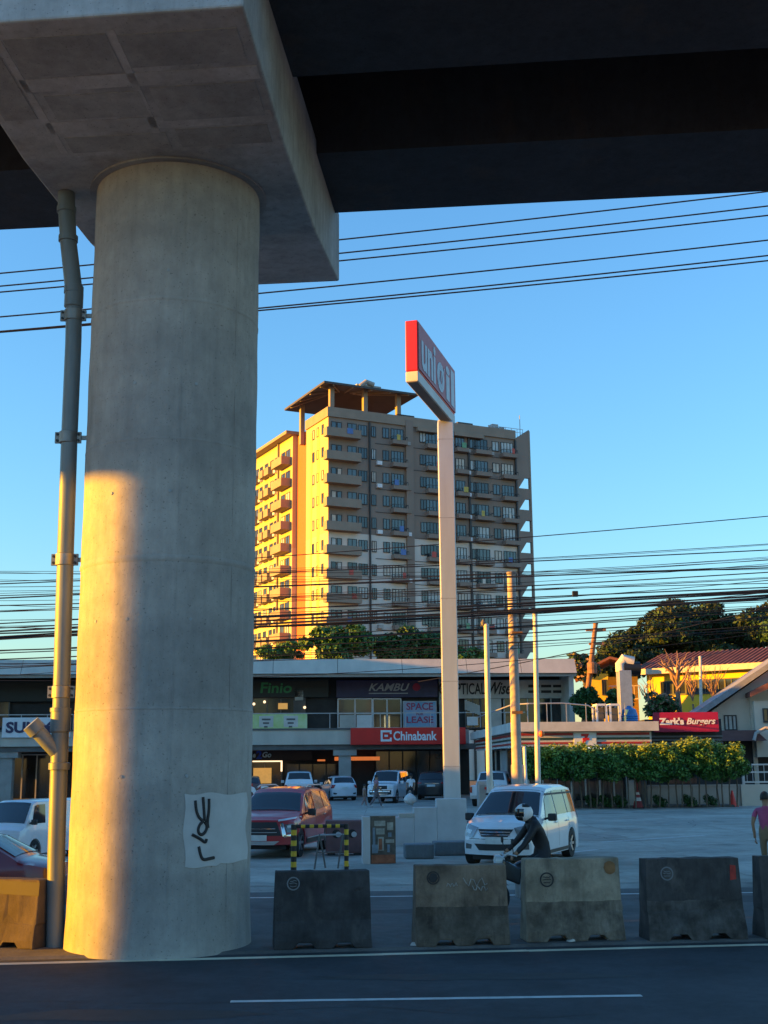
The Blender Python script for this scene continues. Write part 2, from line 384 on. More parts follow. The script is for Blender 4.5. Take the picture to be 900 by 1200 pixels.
# formwork panel marks on the near soffit: shallow raised panels
def sof(t): return ZE + (ZS - ZE) * (t + CE) / (CE - CT) if t < -CT else ZS
for (r0, r1, t0, t1) in [(-1.15, .12, -3.85, -3.15), (.25, 1.7, -3.8, -3.2), (-1.05, .2, -2.75, -2.25), (.35, 1.72, -2.8, -2.1), (-1.1, .3, -1.85, -1.5), (.45, 1.7, -1.9, -1.5), (-1.75, -1.3, -3.6, -2.3)]:
    b = MB(); b.hexa([(r0, t0, sof(t0)-.006), (r1, t0, sof(t0)-.006), (r1, t1, sof(t1)-.006), (r0, t1, sof(t1)-.006), (r0, t0, sof(t0)+.02), (r1, t0, sof(t0)+.02), (r1, t1, sof(t1)+.02), (r0, t1, sof(t1)+.02)])
    b.build('formwork_panel', 'capdark', pier)
for (r0, r1, t0, t1) in [(.14, .24, -3.9, -1.5), (-1.25, 1.8, -3.1, -2.85), (-1.25, 1.8, -2.2, -1.95), (-1.27, -1.17, -4.0, -1.5)]:
    b = MB(); b.hexa([(r0, t0, sof(t0)-.004), (r1, t0, sof(t0)-.004), (r1, t1, sof(t1)-.004), (r0, t1, sof(t1)-.004), (r0, t0, sof(t0)+.02), (r1, t0, sof(t0)+.02), (r1, t1, sof(t1)+.02), (r0, t1, sof(t1)+.02)])
    b.build('formwork_joint', 'caplight', pier)
for q_ in (2, 3):                                  # vertical formwork seams and tie holes
    an = R(-150 + q_*40); b = MB()
    b.hexa([((PR+o_)*math.cos(an+d_), (PR+o_)*math.sin(an+d_), z_) for z_ in (.05, ZS-.1) for d_, o_ in ((-.006, -.01), (.006, -.01), (.006, .004), (-.006, .004))]); b.build('formwork_seam', 'pier', pier)
for an_, z_ in ((-100, 2.2), (-60, 2.2), (-100, 4.2), (-60, 4.2), (-125, 4.2), (-100, 7.4), (-60, 7.4), (-80, 9.0), (-115, 5.9), (-75, 5.9)):
    an = R(an_); b = MB(); b.tube([((PR-.03)*math.cos(an), (PR-.03)*math.sin(an), z_), ((PR+.008)*math.cos(an), (PR+.008)*math.sin(an), z_)], .022, 8); b.build('tie_hole_plug', 'capdark', pier)
# whitewashed patch and graffiti on the column (wrapped on its surface)
def on_col(u, v, off):
    r = ray(u, v); o = Vector((0, 0, CAMH)); c = Vector((PC[0], PC[1], 0)); rr = PR + off
    d2 = r.xy; q = (o - c).xy; A = d2.dot(d2); B = 2*d2.dot(q); C_ = q.dot(q) - rr*rr
    disc = B*B - 4*A*C_
    k = (-B - math.sqrt(max(0, disc))) / (2*A); w = o + r*k - c
    return (w.dot(V.dx), w.dot(V.dy), w.z)
b = MB(); b.grid(lambda s, t: on_col(216 + s*73 + 1.5*math.sin(t*9), 930 + t*(86 - 8*s*(s > .5)) + 1.5*math.sin(s*11), .006), 14, 10); b.build('whitewash_patch', 'patch', pier, smooth=True)
for st in [[(229, 938), (230, 950), (233, 958), (238, 962)], [(238, 934), (239, 948), (240, 962)], [(245, 936), (245, 950), (243, 963), (244, 970)],
           [(238, 962), (233, 968), (232, 975), (236, 979), (241, 975), (243, 968), (240, 963)], [(225, 978), (231, 981), (236, 984), (241, 988), (242, 983)],
           [(233, 992), (235, 1002), (238, 1008), (246, 1006), (251, 1005)]]:
    for _ in range(2): st = [st[0]] + [(a[0]*w_ + c[0]*(1-w_), a[1]*w_ + c[1]*(1-w_)) for a, c in zip(st, st[1:]) for w_ in (.75, .25)] + [st[-1]]
    b = MB(); b.tube([on_col(u, v, .011) for u, v in st], .02, 6); b.build('graffiti_stroke', 'ink', pier)

deck = V.thing('viaduct_deck', 'dark concrete railway viaduct deck on twin girders crossing the top', 'viaduct', 0, 0, 12.0)
def tv(u, v, z):
    p = atz(u, v, z) - Vector((PC[0], PC[1], 0)); return p.dot(V.dx), p.dot(V.dy)
ZG = 12.0
fe = tv(640, 237, ZG)[1]; fn_ = tv(640, 165, ZG)[1]; ne = tv(640, 72, ZG)[1]
def deck_span(F_, root, x0, x1, dz):
    for (a, c) in ((fn_, fe), (ne - 3.0, ne)):
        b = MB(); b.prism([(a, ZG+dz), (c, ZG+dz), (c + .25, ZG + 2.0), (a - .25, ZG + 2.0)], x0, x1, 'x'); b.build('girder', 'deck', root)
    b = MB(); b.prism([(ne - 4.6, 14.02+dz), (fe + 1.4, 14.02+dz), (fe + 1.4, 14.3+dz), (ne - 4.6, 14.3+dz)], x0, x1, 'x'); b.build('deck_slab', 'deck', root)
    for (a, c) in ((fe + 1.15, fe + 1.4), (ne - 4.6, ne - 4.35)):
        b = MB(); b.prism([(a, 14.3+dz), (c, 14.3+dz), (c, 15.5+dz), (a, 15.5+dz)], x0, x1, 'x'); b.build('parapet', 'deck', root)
deck_span(V, deck, -9, 60, 0)
# added bend and pier out of view, placed to cast the column's shadow edge
NP = (-40.3, 9.43); BP = V.w(-9, 0)
V2 = Frame((BP.x, BP.y), math.atan2(BP.y-NP[1], BP.x-NP[0])); L2_ = math.hypot(BP.y-NP[1], BP.x-NP[0])
d2 = V2.thing('viaduct_deck', 'dark viaduct deck bending away beyond the left edge', 'viaduct', 0, 0, 12.0); deck_span(V2, d2, -L2_, 0, .012)
V3 = Frame(NP, R(25)); d3 = V3.thing('viaduct_deck', 'viaduct deck beyond the next pier outside the left edge', 'viaduct', 0, 0, 12.0); deck_span(V3, d3, -50, 0, .02)
pier2 = V2.thing('viaduct_pier', 'next round viaduct pier beyond the left edge of the picture', 'pier', -L2_, 0, 0)
for n_ in pier.children:
    if n_.name.split('.')[0] in ('column', 'pier_cap'): cc = n_.copy(); COL.objects.link(cc); cc.parent = pier2

# ------------------------------------------------------------------ drain pipe beside the pier
PYd = 16.75
pp = [(64, 1128), (66, 1000), (69, 900), (71, 850), (74, 740), (77, 640), (81, 520), (86, 400), (87, 345), (80, 283), (78, 240), (78, 212)]
P3 = [at(u, v, PYd) for u, v in pp]
pipe = thing('drain_pipe', 'weathered grey plastic drainpipe standing left of the round pier', 'drainpipe', (P3[0].x, PYd, 0)); ORG[pipe.name] = (P3[0].x, PYd, 0)
P3[0] = Vector((P3[0].x, PYd, 0.0))
b = MB(); b.tube(P3[:9], .115, 20); b.build('lower_pipe', 'pvc', pipe, smooth=True)
b = MB(); b.tube(P3[8:], [.125, .12, .125, .125], 20); b.build('offset_pipe', 'pvc', pipe, smooth=True)
def ring(u, v, r, h, n='coupling', m='pvc'):
    c = at(u, v, PYd); b = MB(); b.lathe([(r-.02, -h), (r, -h*.85), (r, h*.85), (r-.02, h)], 20, 'z', c); return b.build(n, m, pipe, smooth=True)
for u, v, r, h in ((71, 832, .14, .03), (71, 845, .135, .16), (69.5, 898, .142, .05), (86.5, 340, .14, .06), (86.5, 352, .135, .12), (80, 280, .14, .05), (78, 246, .14, .05)): ring(u, v, r, h)
for u, v in ((86, 370), (80, 513), (76, 656), (72, 811)):
    cl = ring(u, v, .13, .09, 'clamp', 'clampsteel'); c = at(u, v, PYd)
    for sgn in (-1, 1):
        b = MB(); b.box(c.x + sgn*.13 - .055, c.x + sgn*.13 + .055, c.y-.02, c.y+.02, c.z-.08, c.z+.08)
        b.build('clamp_lug', 'clampsteel', cl)
        for dz in (-.045, .045):
            b = MB(); b.lathe([(.018, -.04), (.018, -.02)], 8, 'y', (c.x + sgn*.15, c.y, c.z+dz)); b.build('bolt', 'black', cl)
    b = MB(); b.box(c.x+.15, c.x + .5, c.y+.0, c.y+.03, c.z-.03, c.z+.03); b.build('wall_bracket', 'clampsteel', cl)
a, c = at(70, 885, PYd), at(36, 848, PYd - .15)
b = MB(); b.tube([a, a.lerp(c, .75), a.lerp(c, .76), c], [.1, .1, .125, .125], 18); b.build('branch_pipe', 'pvc', pipe, smooth=True)

# ------------------------------------------------------------------ concrete barriers on the median
def barrier(name, label, u0, u1, vt, vb, m, yaw=None, marks=(), low=None, group='concrete barriers along the median', wtop=.97):
    A = atz(u0, vb); B_ = atz(u1, vb); c = (A+B_)/2; w = (B_-A).length
    rz = math.atan2(kd.y, kd.x) if yaw is None else yaw
    zt = at((u0+u1)/2, vt, c.y + .12).z
    o = thing(name, label, 'barrier', (c.x, c.y + .27, .03), rz, group)
    xs = [-.5, -.47, -.3, -.25, -.12, -.07, .1, .15, .28, .33, .47, .5]
    nz = [0, 0, 0, .075, .075, 0, 0, .075, .075, 0, 0, 0]
    lv = [(0, .22), (.12, .22), (.34, .165), (.36, .155), (.48, .15), (1.0, .12)]
    b = MB(); n = len(xs); hgt = zt - .03
    for sgn in (-1, 1):
        b.add([(x*w*(1 - (1-wtop)*f), sgn*th, nz[i] if f == 0 else f*hgt) for f, th in lv for i, x in enumerate(xs)],
              [(k*n+i, k*n+i+1, (k+1)*n+i+1, (k+1)*n+i) for k in range(len(lv)-1) for i in range(n-1)])
    b.mi = [1 if (low and k < 4) else 0 for _ in (0, 1) for k in range(len(lv)-1) for i in range(n-1)]
    m2 = n*len(lv); L = len(lv)
    fs = [((L-1)*n+i, (L-1)*n+i+1, m2+(L-1)*n+i+1, m2+(L-1)*n+i) for i in range(n-1)]
    fs += [(i, i+1, m2+i+1, m2+i) for i in range(n-1)]
    fs += [(k*n+e, (k+1)*n+e, m2+(k+1)*n+e, m2+k*n+e) for k in range(L-1) for e in (0, n-1)]
    b.f += fs; b.mi += [0]*len(fs)
    # small chips and dents
    vv = np.array(b.v); vv += RNG.normal(0, .004, vv.shape); b.v = [tuple(p) for p in vv]
    body = b.build('body', [m, low] if low else m, o, bevel=.018)
    def fy(z): f = z/hgt; return -np.interp(f, [q[0] for q in lv], [q[1] for q in lv])
    for kind, x, z, r, mk in marks:
        b = MB()
        if kind == 'ring':
            b.add([(x*w + rr*math.cos(q), fy(z + rr*math.sin(q)) - .006, z + rr*math.sin(q)) for rr in (r*.8, r) for q in [i*math.pi/12 for i in range(24)]],
                  [(i, (i+1) % 24, 24+(i+1) % 24, 24+i) for i in range(24)])
            for j in range(3):
                z0 = z + (j-1)*r*.36; l_ = r*.6*(1 - .2*abs(j-1))
                zz = [z0 + random.uniform(-.1, .1)*r for _ in range(7)]
                b.tube([(x*w - l_ + 2*l_*i/6, fy(zz[i]) - .003, zz[i]) for i in range(7)], r*.07, 4)
        elif kind == 'disc':
            b.add([(x*w, fy(z) - .006, z)] + [(x*w + r*random.uniform(.85, 1.1)*math.cos(q), fy(z + r*math.sin(q)) - .006, z + r*math.sin(q)) for q in [i*math.pi/9 for i in range(18)]],
                  [(0, 1+i, 1+(i+1) % 18) for i in range(18)])
        elif kind == 'rect':
            b.add([(x*w + dx*r*random.uniform(.85, 1.1), fy(z+dz*r) - .006, z + dz*r*1.4) for dx, dz in ((-.6, -1), (.6, -.9), (.6, .9), (-.5, 1))], [(0, 1, 2, 3)])
        elif kind == 'band':
            b.add([(-.5*w*.99, fy(z)-.006, z), (.5*w*.985, fy(z)-.006, z-.03), (.5*w*.985, fy(z+r)-.006, z+r-.03), (-.5*w*.99, fy(z+r)-.006, z+r)], [(0, 1, 2, 3)])
        elif kind == 'scrawl':
            pts = [(x*w + r*(i/9-.5)*2, z + r*.35*math.sin(i*1.9 + x*9)) for i in range(10)]
            b.tube([(px, fy(pz) - .003, pz) for px, pz in pts], .007, 4)
        b.build('stencil_mark' if kind == 'ring' else 'paint_mark', mk, body)
    return o
mm('ringpale', (.16, .17, .18), .8); mm('rust', (.2, .1, .04), .85, var=.3, scale=6); mm('redpaint', (.35, .03, .02), .7, var=.3, scale=8); mm('chalk', (.3, .29, .27), .9, var=.3, scale=9)
barrier('concrete_barrier', 'dark navy painted concrete barrier just right of the round pier', 318, 434, 1021, 1116, 'bar_navy', marks=[('ring', -.3, .8, .085, 'ringpale'), ('scrawl', .35, .72, .06, 'bar_slate')])
barrier('concrete_barrier', 'brown stained concrete barrier in front of the motorcycle', 485, 598, 1014, 1112, 'bar_brown', low='low_brown', marks=[('ring', -.3, .84, .085, 'ink'), ('disc', -.3, .84, .06, 'bar_navy'), ('scrawl', .15, .78, .16, 'chalk'), ('scrawl', .2, .7, .1, 'chalk'), ('scrawl', -.1, .75, .07, 'chalk')])
barrier('concrete_barrier', 'pale beige concrete barrier with an orange rust spot', 615, 735, 1006, 1107, 'bar_beige', low='low_beige', marks=[('ring', -.27, .78, .095, 'ink'), ('disc', .38, .92, .085, 'rust')])
barrier('concrete_barrier', 'dark slate concrete barrier with a small red paint mark', 758, 879, 1006, 1105, 'bar_slate', low='low_slate', marks=[('ring', -.27, .84, .09, 'ringpale'), ('rect', .41, .84, .07, 'redpaint')])
barrier('concrete_barrier', 'dark concrete barrier cut off by the right edge of the picture', 894, 1012, 1003, 1102, 'bar_slate')
barrier('concrete_barrier', 'tan sunlit concrete barrier with a dark band left of the drainpipe', -66, 52, 1030, 1114, 'bar_lit', yaw=R(-20), marks=[('band', 0, .68, .17, 'darkwall')])
# ------------------------------------------------------------------ apartment tower
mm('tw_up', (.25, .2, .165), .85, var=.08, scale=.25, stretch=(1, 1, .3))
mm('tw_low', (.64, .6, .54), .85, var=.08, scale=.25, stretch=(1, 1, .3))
mm('tw_trim', (.28, .225, .175), .85, var=.1, scale=.5)
mm('tw_yel', (.43, .36, .2), .85, var=.07, scale=.2)
mm('tw_yel2', (.5, .44, .28), .85, var=.07, scale=.2)
mm('tw_str', (.6, .5, .12), .8, var=.05)
mm('tw_ter', (.42, .13, .05), .85, var=.08)
mm('tw_roof', (.055, .05, .048), .6, var=.2, scale=.5)
mm('tw_frame', (.03, .03, .032), .5)
tc = at(385, 600, 155)
T = Frame((tc.x, tc.y), R(26.1))
ztop = T.hit(385.5, 477)[1]
xr = T.hit(604, 560)[0]                    # right end of the facade
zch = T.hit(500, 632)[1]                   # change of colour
tower = T.thing('apartment_tower', 'tall taupe and cream apartment tower with balconies and open roof pavilion', 'building')
yy = T.hitx(359, 600)[0]                   # yellow wall length
yo = T.hitx(348, 600, 1.0)[0]; YL = 40.0
hs = (T.hit(385.5, 502.8)[1] - T.hit(385.5, 696)[1]) / 7.0     # storey
zb0 = T.hit(385.5, 502.8)[1]               # top of the highest corner balcony
zroofL = T.hitx(352, 500)[1]
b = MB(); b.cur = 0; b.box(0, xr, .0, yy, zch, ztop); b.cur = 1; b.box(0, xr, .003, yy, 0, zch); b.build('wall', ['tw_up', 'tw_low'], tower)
b = MB(); b.cur = 0; b.box(-.05, 0.0, .05, yy, zch, ztop - .02); b.cur = 1; b.box(-.05, 0.0, .05, yy, 0, zch); b.build('yellow_side_wall', ['tw_yel', 'tw_yel2'], tower)
b = MB(); b.box(1.0, xr-.3, yy, yo, 0, ztop - .6); b.build('recess_wall', 'tw_ter', tower)
b = MB(); b.cur = 0; b.box(.3, xr-.3, yo, YL, zch, zroofL - .3); b.cur = 1; b.box(.3, xr - .3, yo, YL, 0, zch); b.build('side_wing_wall', ['tw_yel', 'tw_yel2'], tower)
b = MB(); b.box(-.9, xr-.3, yo - .5, YL, zroofL - .3, zroofL + .15); b.build('wing_roof_slab', 'tw_trim', tower)
for a, c in ((yy*.38, yy*.50), (yy*.72, yy*.80)):
    b = MB(); b.box(-.09, -.04, a, c, 0, ztop - 2.2); b.build('yellow_stripe', 'tw_str', tower)
# parapet and roof edge
b = MB(); b.box(-.25, xr + .1, -.25, 0, ztop - 1.3, ztop); b.box(-.25, 0, 0, yy, ztop - 1.3, ztop); b.build('parapet', 'tw_trim', tower)
for u0, u1, v in ((489, 512, 494), (532, 566, 497.5)):
    a, c = T.hit(u0, v, -.5)[0], T.hit(u1, v, -.5)[0]
    b = MB(); b.box(a, c, -.7, -.2, ztop - 1.9, ztop - 1.35); b.build('cornice', 'tw_trim', tower)
b = MB(); b.box(3, xr-3, 3, yy+8, ztop-2.0, ztop - .8); b.build('roof_slab', 'tw_trim', tower)
# windows and balconies of the shaded facade
def win_at(root, x0, x1, z0, z1, pane, axis='f', y=0.0, split=2):
    """window frame with panes: axis f on the facade y = const, axis s on the side x = const"""
    t = .07; f = MB()
    P = (lambda a, b_, y0, y1, c, d: (a, b_, y-y1, y-y0, c, d)) if axis == 'f' else (lambda a, b_, y0, y1, c, d: (y-y1, y-y0, a, b_, c, d))
    f.box(*P(x0, x1, .0, .09, z1-t, z1)); f.box(*P(x0, x1, .0, .12, z0-.04, z0+t)); f.box(*P(x0, x0+t, .0, .09, z0+t, z1-t)); f.box(*P(x1-t, x1, .0, .09, z0+t, z1-t))
    for k in range(1, split):
        m_ = x0 + (x1-x0)*k/split; f.box(*P(m_-t/2, m_+t/2, .0, .085, z0+t, z1-t))
    fr = f.build('window', 'tw_frame', root)
    g = MB(); g.box(*P(x0+t, x1-t, .0, .035, z0+t, z1-t)); g.build('pane', pane, fr)
    return fr
def balcony(root, x0, x1, z, h, dep, m, y=0.0, axis='f', rail=False):
    b = MB(); P = (lambda a, b_, y0, y1, c, d: (a, b_, y-y1, y-y0, c, d)) if axis == 'f' else (lambda a, b_, y0, y1, c, d: (y-y1, y-y0, a, b_, c, d))
    b.box(*P(x0, x1, 0, dep, z, z+.18))
    if not rail:
        b.box(*P(x0, x1, dep-.12, dep, z+.18, z+h)); b.box(*P(x0, x0+.12, 0, dep-.12, z+.18, z+h)); b.box(*P(x1-.12, x1, 0, dep-.12, z+.18, z+h))
        return b.build('balcony', m, root)
    b.box(*P(x0, x1, dep-.1, dep, z+.18, z+.18+(h-.18)*.45))
    b.box(*P(x0, x0+.1, 0, dep-.1, z+.18, z+.18+(h-.18)*.45)); b.box(*P(x1-.1, x1, 0, dep-.1, z+.18, z+.18+(h-.18)*.45))
    o = b.build('balcony', m, root); r_ = MB()
    r_.box(*P(x0, x1, dep-.05, dep, z+h-.05, z+h)); r_.box(*P(x0, x0+.05, 0, dep-.05, z+h-.05, z+h)); r_.box(*P(x1-.05, x1, 0, dep-.05, z+h-.05, z+h))
    n = max(3, int((x1-x0)/.35))
    for k in range(n+1):
        xx = x0 + (x1-x0-.04)*k/n; r_.box(*P(xx, xx+.04, dep-.045, dep-.01, z+.2+(h-.18)*.45, z+h-.05))
    r_.build('railing', 'tw_frame', o); return o
def fx(cx): return T.hit(280 + cx/2.5, 600)[0]        # enlarged-photo column to metres along the facade
panes = ['glass', 'glass_sky', 'glass_sky', 'curtain', 'curtain2', 'glass_sky', 'glass']
mm('curtain2', (.55, .5, .42), .5, var=.2, scale=.7); cloths = [mat('cloth_%d' % k, c_, .8) for k, c_ in enumerate(((.5, .1, .08), (.1, .2, .45), (.6, .58, .5), (.5, .4, .1), (.15, .35, .2)))]
NF = 15
for i in range(NF):
    zt_ = zb0 - hs*i; zf = zt_ - 1.15                    # balcony top and floor
    if zf < 1: break
    mw = 'tw_up' if zf > zch - 1 else 'tw_low'
    seen = i < 11
    # corner balcony
    balcony(tower, -.75, fx(349), zf, 1.15, 1.15, 'tw_trim')
    if not seen: continue
    win_at(tower, fx(270), fx(285), zf+.95, zf+2.25, random.choice(panes), split=1); win_at(tower, fx(287), fx(301), zf+.95, zf+2.25, random.choice(panes), split=1)
    win_at(tower, fx(318), fx(345), zf+.35, zf+2.3, random.choice(panes), split=2)
    win_at(tower, fx(350), fx(376), zf+.8, zf+2.25, random.choice(panes), split=3); win_at(tower, fx(389), fx(402), zf+.8, zf+2.25, random.choice(panes), split=2)
    for a, c, b0, b1 in ((422, 441, 445, 488), (532, 550, 547, 592), (680, 698, 690, 736), (746, 766, 770, 812)):
        win_at(tower, fx(a), fx(c), zf+.85, zf+2.25, random.choice(panes), split=2)
        win_at(tower, fx(b0+2), fx(b1-4), zf+.25, zf+2.3, random.choice(panes), split=4)
        balcony(tower, fx(b0), fx(b1), zf, 1.05, .95, 'tw_up', rail=True)
    balcony(tower, fx(634), fx(668), zf, 1.05, .95, 'tw_up', rail=True); win_at(tower, fx(637), fx(664), zf+.25, zf+2.3, random.choice(panes), split=3)
    for a in (308, 410, 495, 560, 672, 742):              # air-conditioners under the windows
        if random.random() < .55:
            b = MB(); xx = fx(a); b.box(xx-.35, xx+.35, -.42, -.0, zf+.1, zf+.6); b.build('air_conditioner', random.choice(['white', 'greywall', 'tw_trim']), tower)
    for a in (447, 552, 640, 695, 775, 300):
        if random.random() < .3:
            b = MB(); xx = fx(a) + random.uniform(0, 1.2); y_ = -1.0 if a != 300 else -1.2; b.box(xx, xx+random.uniform(.3, .9), y_-.02, y_, zf+.5, zf+1.25); b.build('laundry', random.choice(cloths), tower)
    b = MB(); b.box(fx(400), xr, -.05, -.001, zf - .1, zf - .02); b.build('floor_joint', 'tw_frame', tower)
for a, w in ((383, .1), (676, .13), (814, .12)):
    b = MB(); x0 = fx(a); b.box(x0-w, x0+w, -.22, -.002, 0, ztop - 1.4); b.build('downpipe', 'tw_frame', tower)
for a, w in ((500, .55), (620, .5)):
    b = MB(); x0 = fx(a); b.box(x0-w, x0+w, -.3, -.003, 0, ztop - .5); b.build('pilaster', 'tw_up', tower)
# fin at the right end, pierced by trapezoid openings
xf0, xf1 = xr + .0, T.hit(621, 560)[0]
wf = xf1 - xf0
zt0 = T.hit(612, 560)[1]                                  # top of the first opening
for i in range(15):
    z1 = zt0 - hs*i*.985; z0 = z1 - hs*.5; z2 = z1 - hs*.985
    if z2 < 0: break
    b = MB(); b.prism([(xf0+.003, z0), (xf0 + wf*.18, z0), (xf0 + wf*.62, z1), (xf0+.003, z1)], -.15, .25); b.build('fin_gusset', 'tw_up', tower)
    b = MB(); b.prism([(xf0+.002, z2), (xf1, z2), (xf1, z0), (xf0+.002, z0)], -.15, .25); b.build('fin_spandrel', 'tw_up', tower)
b = MB(); b.prism([(xf0+.002, zt0), (xf1, zt0), (xf1, ztop+.4), (xf0+.002, ztop - 1.2)], -.15, .25); b.build('fin_head', 'tw_up', tower)
b = MB(); b.box(xf1-.14, xf1 + .1, -.18, .28, 0, ztop+.2); b.build('fin_post', 'tw_trim', tower)
# lit side: narrow windows in the yellow wall, balconies on the wing
for i in range(12):
    zf = zb0 - 1.15 - hs*i
    if i < 11:
        for a in (.2, .42, .62): win_at(tower, yy*a, yy*a+.55, zf+.9, zf+2.2, random.choice(panes), 's', -.05, 1)
        balcony(tower, yo+.6, yo + 4.6, zf - .5, 1.15, 1.5, 'tw_trim', .3, 's')
        win_at(tower, yo+.9, yo+2.4, zf - .2, zf+1.9, random.choice(panes), 's', .3, 2); win_at(tower, yo+2.8, yo+4.2, zf-.2, zf+1.9, random.choice(panes), 's', .3, 2)
        for k in range(4):
            y0 = yo + 5.6 + k*6.2
            win_at(tower, y0+.2, y0+1.3, zf+.2, zf+1.8, random.choice(panes), 's', .3, 2)
            balcony(tower, y0+1.6, y0+3.4, zf - .5, 1.1, 1.0, 'tw_trim', .3, 's'); win_at(tower, y0+1.9, y0+3.1, zf-.2, zf+1.8, random.choice(panes), 's', .3, 2)
            balcony(tower, y0+3.9, y0+5.6, zf - .5, 1.1, 1.0, 'tw_trim', .3, 's'); win_at(tower, y0+4.2, y0+5.4, zf-.2, zf+1.8, random.choice(panes), 's', .3, 2)
            b = MB(); b.box(-.15, .3, y0+.3, y0+1.0, zf-.5, zf); b.build('air_conditioner', 'white', tower)
for y0 in (yo+5.2, yo+17.6):
    b = MB(); b.box(.05, .3, y0, y0+.3, 0, zroofL-.3); b.build('downpipe', 'tw_trim', tower)
# roof pavilion: hipped roof on posts
def eave(u, v, z): p = atz(u, v, z); q = p - T.p; return q.dot(T.dx), q.dot(T.dy)
zE = T.hit(380, 446, -1.2)[1]
ex, ey = eave(380, 446, zE); ex2 = eave(486, 464, zE)[0]; ey2 = eave(334, 479, zE)[1]
b = MB(); cx_, cy_ = (ex+ex2)/2, (ey+ey2)/2
b.add([(ex, ey, zE), (ex2, ey, zE), (ex2, ey2, zE), (ex, ey2, zE), (cx_-2, cy_, zE+1.9), (cx_+2, cy_, zE+1.9),
       (ex, ey, zE-.28), (ex2, ey, zE-.28), (ex2, ey2, zE-.28), (ex, ey2, zE-.28), (cx_-2, cy_, zE+1.3), (cx_+2, cy_, zE+1.3)],
      [(0, 1, 5, 4), (1, 2, 5), (2, 3, 4, 5), (3, 0, 4), (6, 7, 11, 10), (7, 8, 11), (8, 9, 10, 11), (9, 6, 10), (0, 1, 7, 6), (1, 2, 8, 7), (2, 3, 9, 8), (3, 0, 6, 9)])
pav = b.build('pavilion_roof', 'tw_roof', tower)
for k in range(5):
    b = MB(); x0 = ex + (ex2-ex)*(k+.5)/5; b.bar((x0, ey+.2, zE-.3), (cx_ + (x0-cx_)*.3, cy_, zE+1.2), .2, .25); b.build('rafter', 'tw_trim', pav)
for k in range(4):
    b = MB(); y0 = ey + (ey2-ey)*(k+.5)/4; b.bar((ex+.2, y0, zE-.3), (cx_-2, cy_, zE+1.2), .2, .25); b.build('rafter', 'tw_trim', pav)
for x0, y0 in ((.3, .2), (T.hit(427, 470)[0], .2), (T.hit(466, 470)[0], .2), (.3, ey2-2.6), (T.hit(466, 470)[0], ey2-2.6)):
    b = MB(); b.box(x0, x0+.6, y0, y0+.6, ztop-2.5, zE+.1); b.build('pavilion_post', 'tw_trim', tower)
b = MB(); b.box(cx_+.5, cx_+4.2, cy_-1.2, cy_+.6, zE+1.2, zE+2.3); b.tube([(cx_+.9, cy_-1.3, zE+1.9), (cx_+1.8, cy_-1.3, zE+2.7), (cx_+3.0, cy_-1.3, zE+2.4)], .35, 10); b.build('roof_tank', 'greywall', tower)
b = MB()
x0 = T.hit(574, 505)[0]
for k in range(7): b.box(x0+k*.95, x0+k*.95+.06, .4, .46, ztop-.8, ztop+.5)
b.box(x0, x0+5.8, .4, .46, ztop+.45, ztop+.52); b.box(x0, x0+5.8, .4, .46, ztop-.05, ztop); b.build('roof_railing', 'steel', tower)
b = MB(); b.box(x0+.9, x0+1.9, .8, 1.8, ztop-.8, ztop+.9); b.box(x0+2.2, x0+2.9, .8, 1.8, ztop-.8, ztop+.6); b.tube([(x0+5.4, .6, ztop-.8), (x0+5.4, .6, ztop+2.6)], .05, 6); b.build('roof_plant', 'greywall', tower)
for u, r_ in ((478, 1.1), (546, 1.2), (470, .5)):
    x0 = T.hit(u, 490)[0]; b = MB(); b.box(x0-r_, x0+r_, .2, 1.4, ztop-.2, ztop+.35); b.build('roof_plant', 'tw_roof', tower)

# ------------------------------------------------------------------ shopping strip
SH = Frame((0, 86), R(4.0))
mall = SH.thing('shopping_strip', 'two storey shopping strip with pale roof band and balcony walkway', 'building', 0, 0, 0)
hx = lambda u, v=830, d=0.0: SH.hit(u, v, d)[0]
hz = lambda v, u=450, d=0.0: SH.hit(u, v, d)[1]
XL, XR = hx(-260), hx(672)
zr0, zr1 = hz(789, 450, -1.6), hz(772.5, 450, -.8)
zs0, zs1 = hz(872), hz(855)
edges = [XL] + [hx(u) for u in (-190, -118, -45, 28, 101, 174, 247, 320, 395, 470, 545, 608)] + [XR]
for a, c in zip(edges[:-1], edges[1:]):
    b = MB(); b.prism([(-1.6, zr0), (-1.52, zr0+.1), (-.9, zr1), (-.5, zr1), (-.5, zr0)], a+.015, c-.015, 'x'); b.build('roof_band_panel', 'fascia', mall)
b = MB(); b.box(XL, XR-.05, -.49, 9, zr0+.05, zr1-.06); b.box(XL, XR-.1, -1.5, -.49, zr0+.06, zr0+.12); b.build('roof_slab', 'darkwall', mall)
b = MB(); b.box(XL, XR, -1.35, -1.15, zr0-.22, zr0-.02); b.build('gutter', 'greywall', mall)
b = MB(); b.box(XL, hx(549), 0, 9, zs0+.02, zs1-.01); b.build('walkway_slab', 'greywall', mall)
b = MB(); b.box(XL, hx(411), -.12, -.003, zs0, zs1); b.build('walkway_fascia', 'fascia', mall)
b = MB(); b.box(XL, hx(411), -.2, .05, zs1, zs1+.12); b.build('walkway_kerb', 'midwall', mall)
D2 = 2.6                                          # shop fronts stand back behind the walkway
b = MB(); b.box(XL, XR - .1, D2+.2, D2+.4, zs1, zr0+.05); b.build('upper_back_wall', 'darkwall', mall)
b = MB(); b.box(XR-.35, XR, -.4, 9, 0, zr0+.04); b.build('end_wall', 'offwhite', mall)
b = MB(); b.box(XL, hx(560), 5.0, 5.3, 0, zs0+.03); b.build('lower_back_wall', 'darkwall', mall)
b = MB(); b.box(XL, hx(560), .05, 5, zs0-.35, zs0+.01); b.build('lower_ceiling', 'midwall', mall)
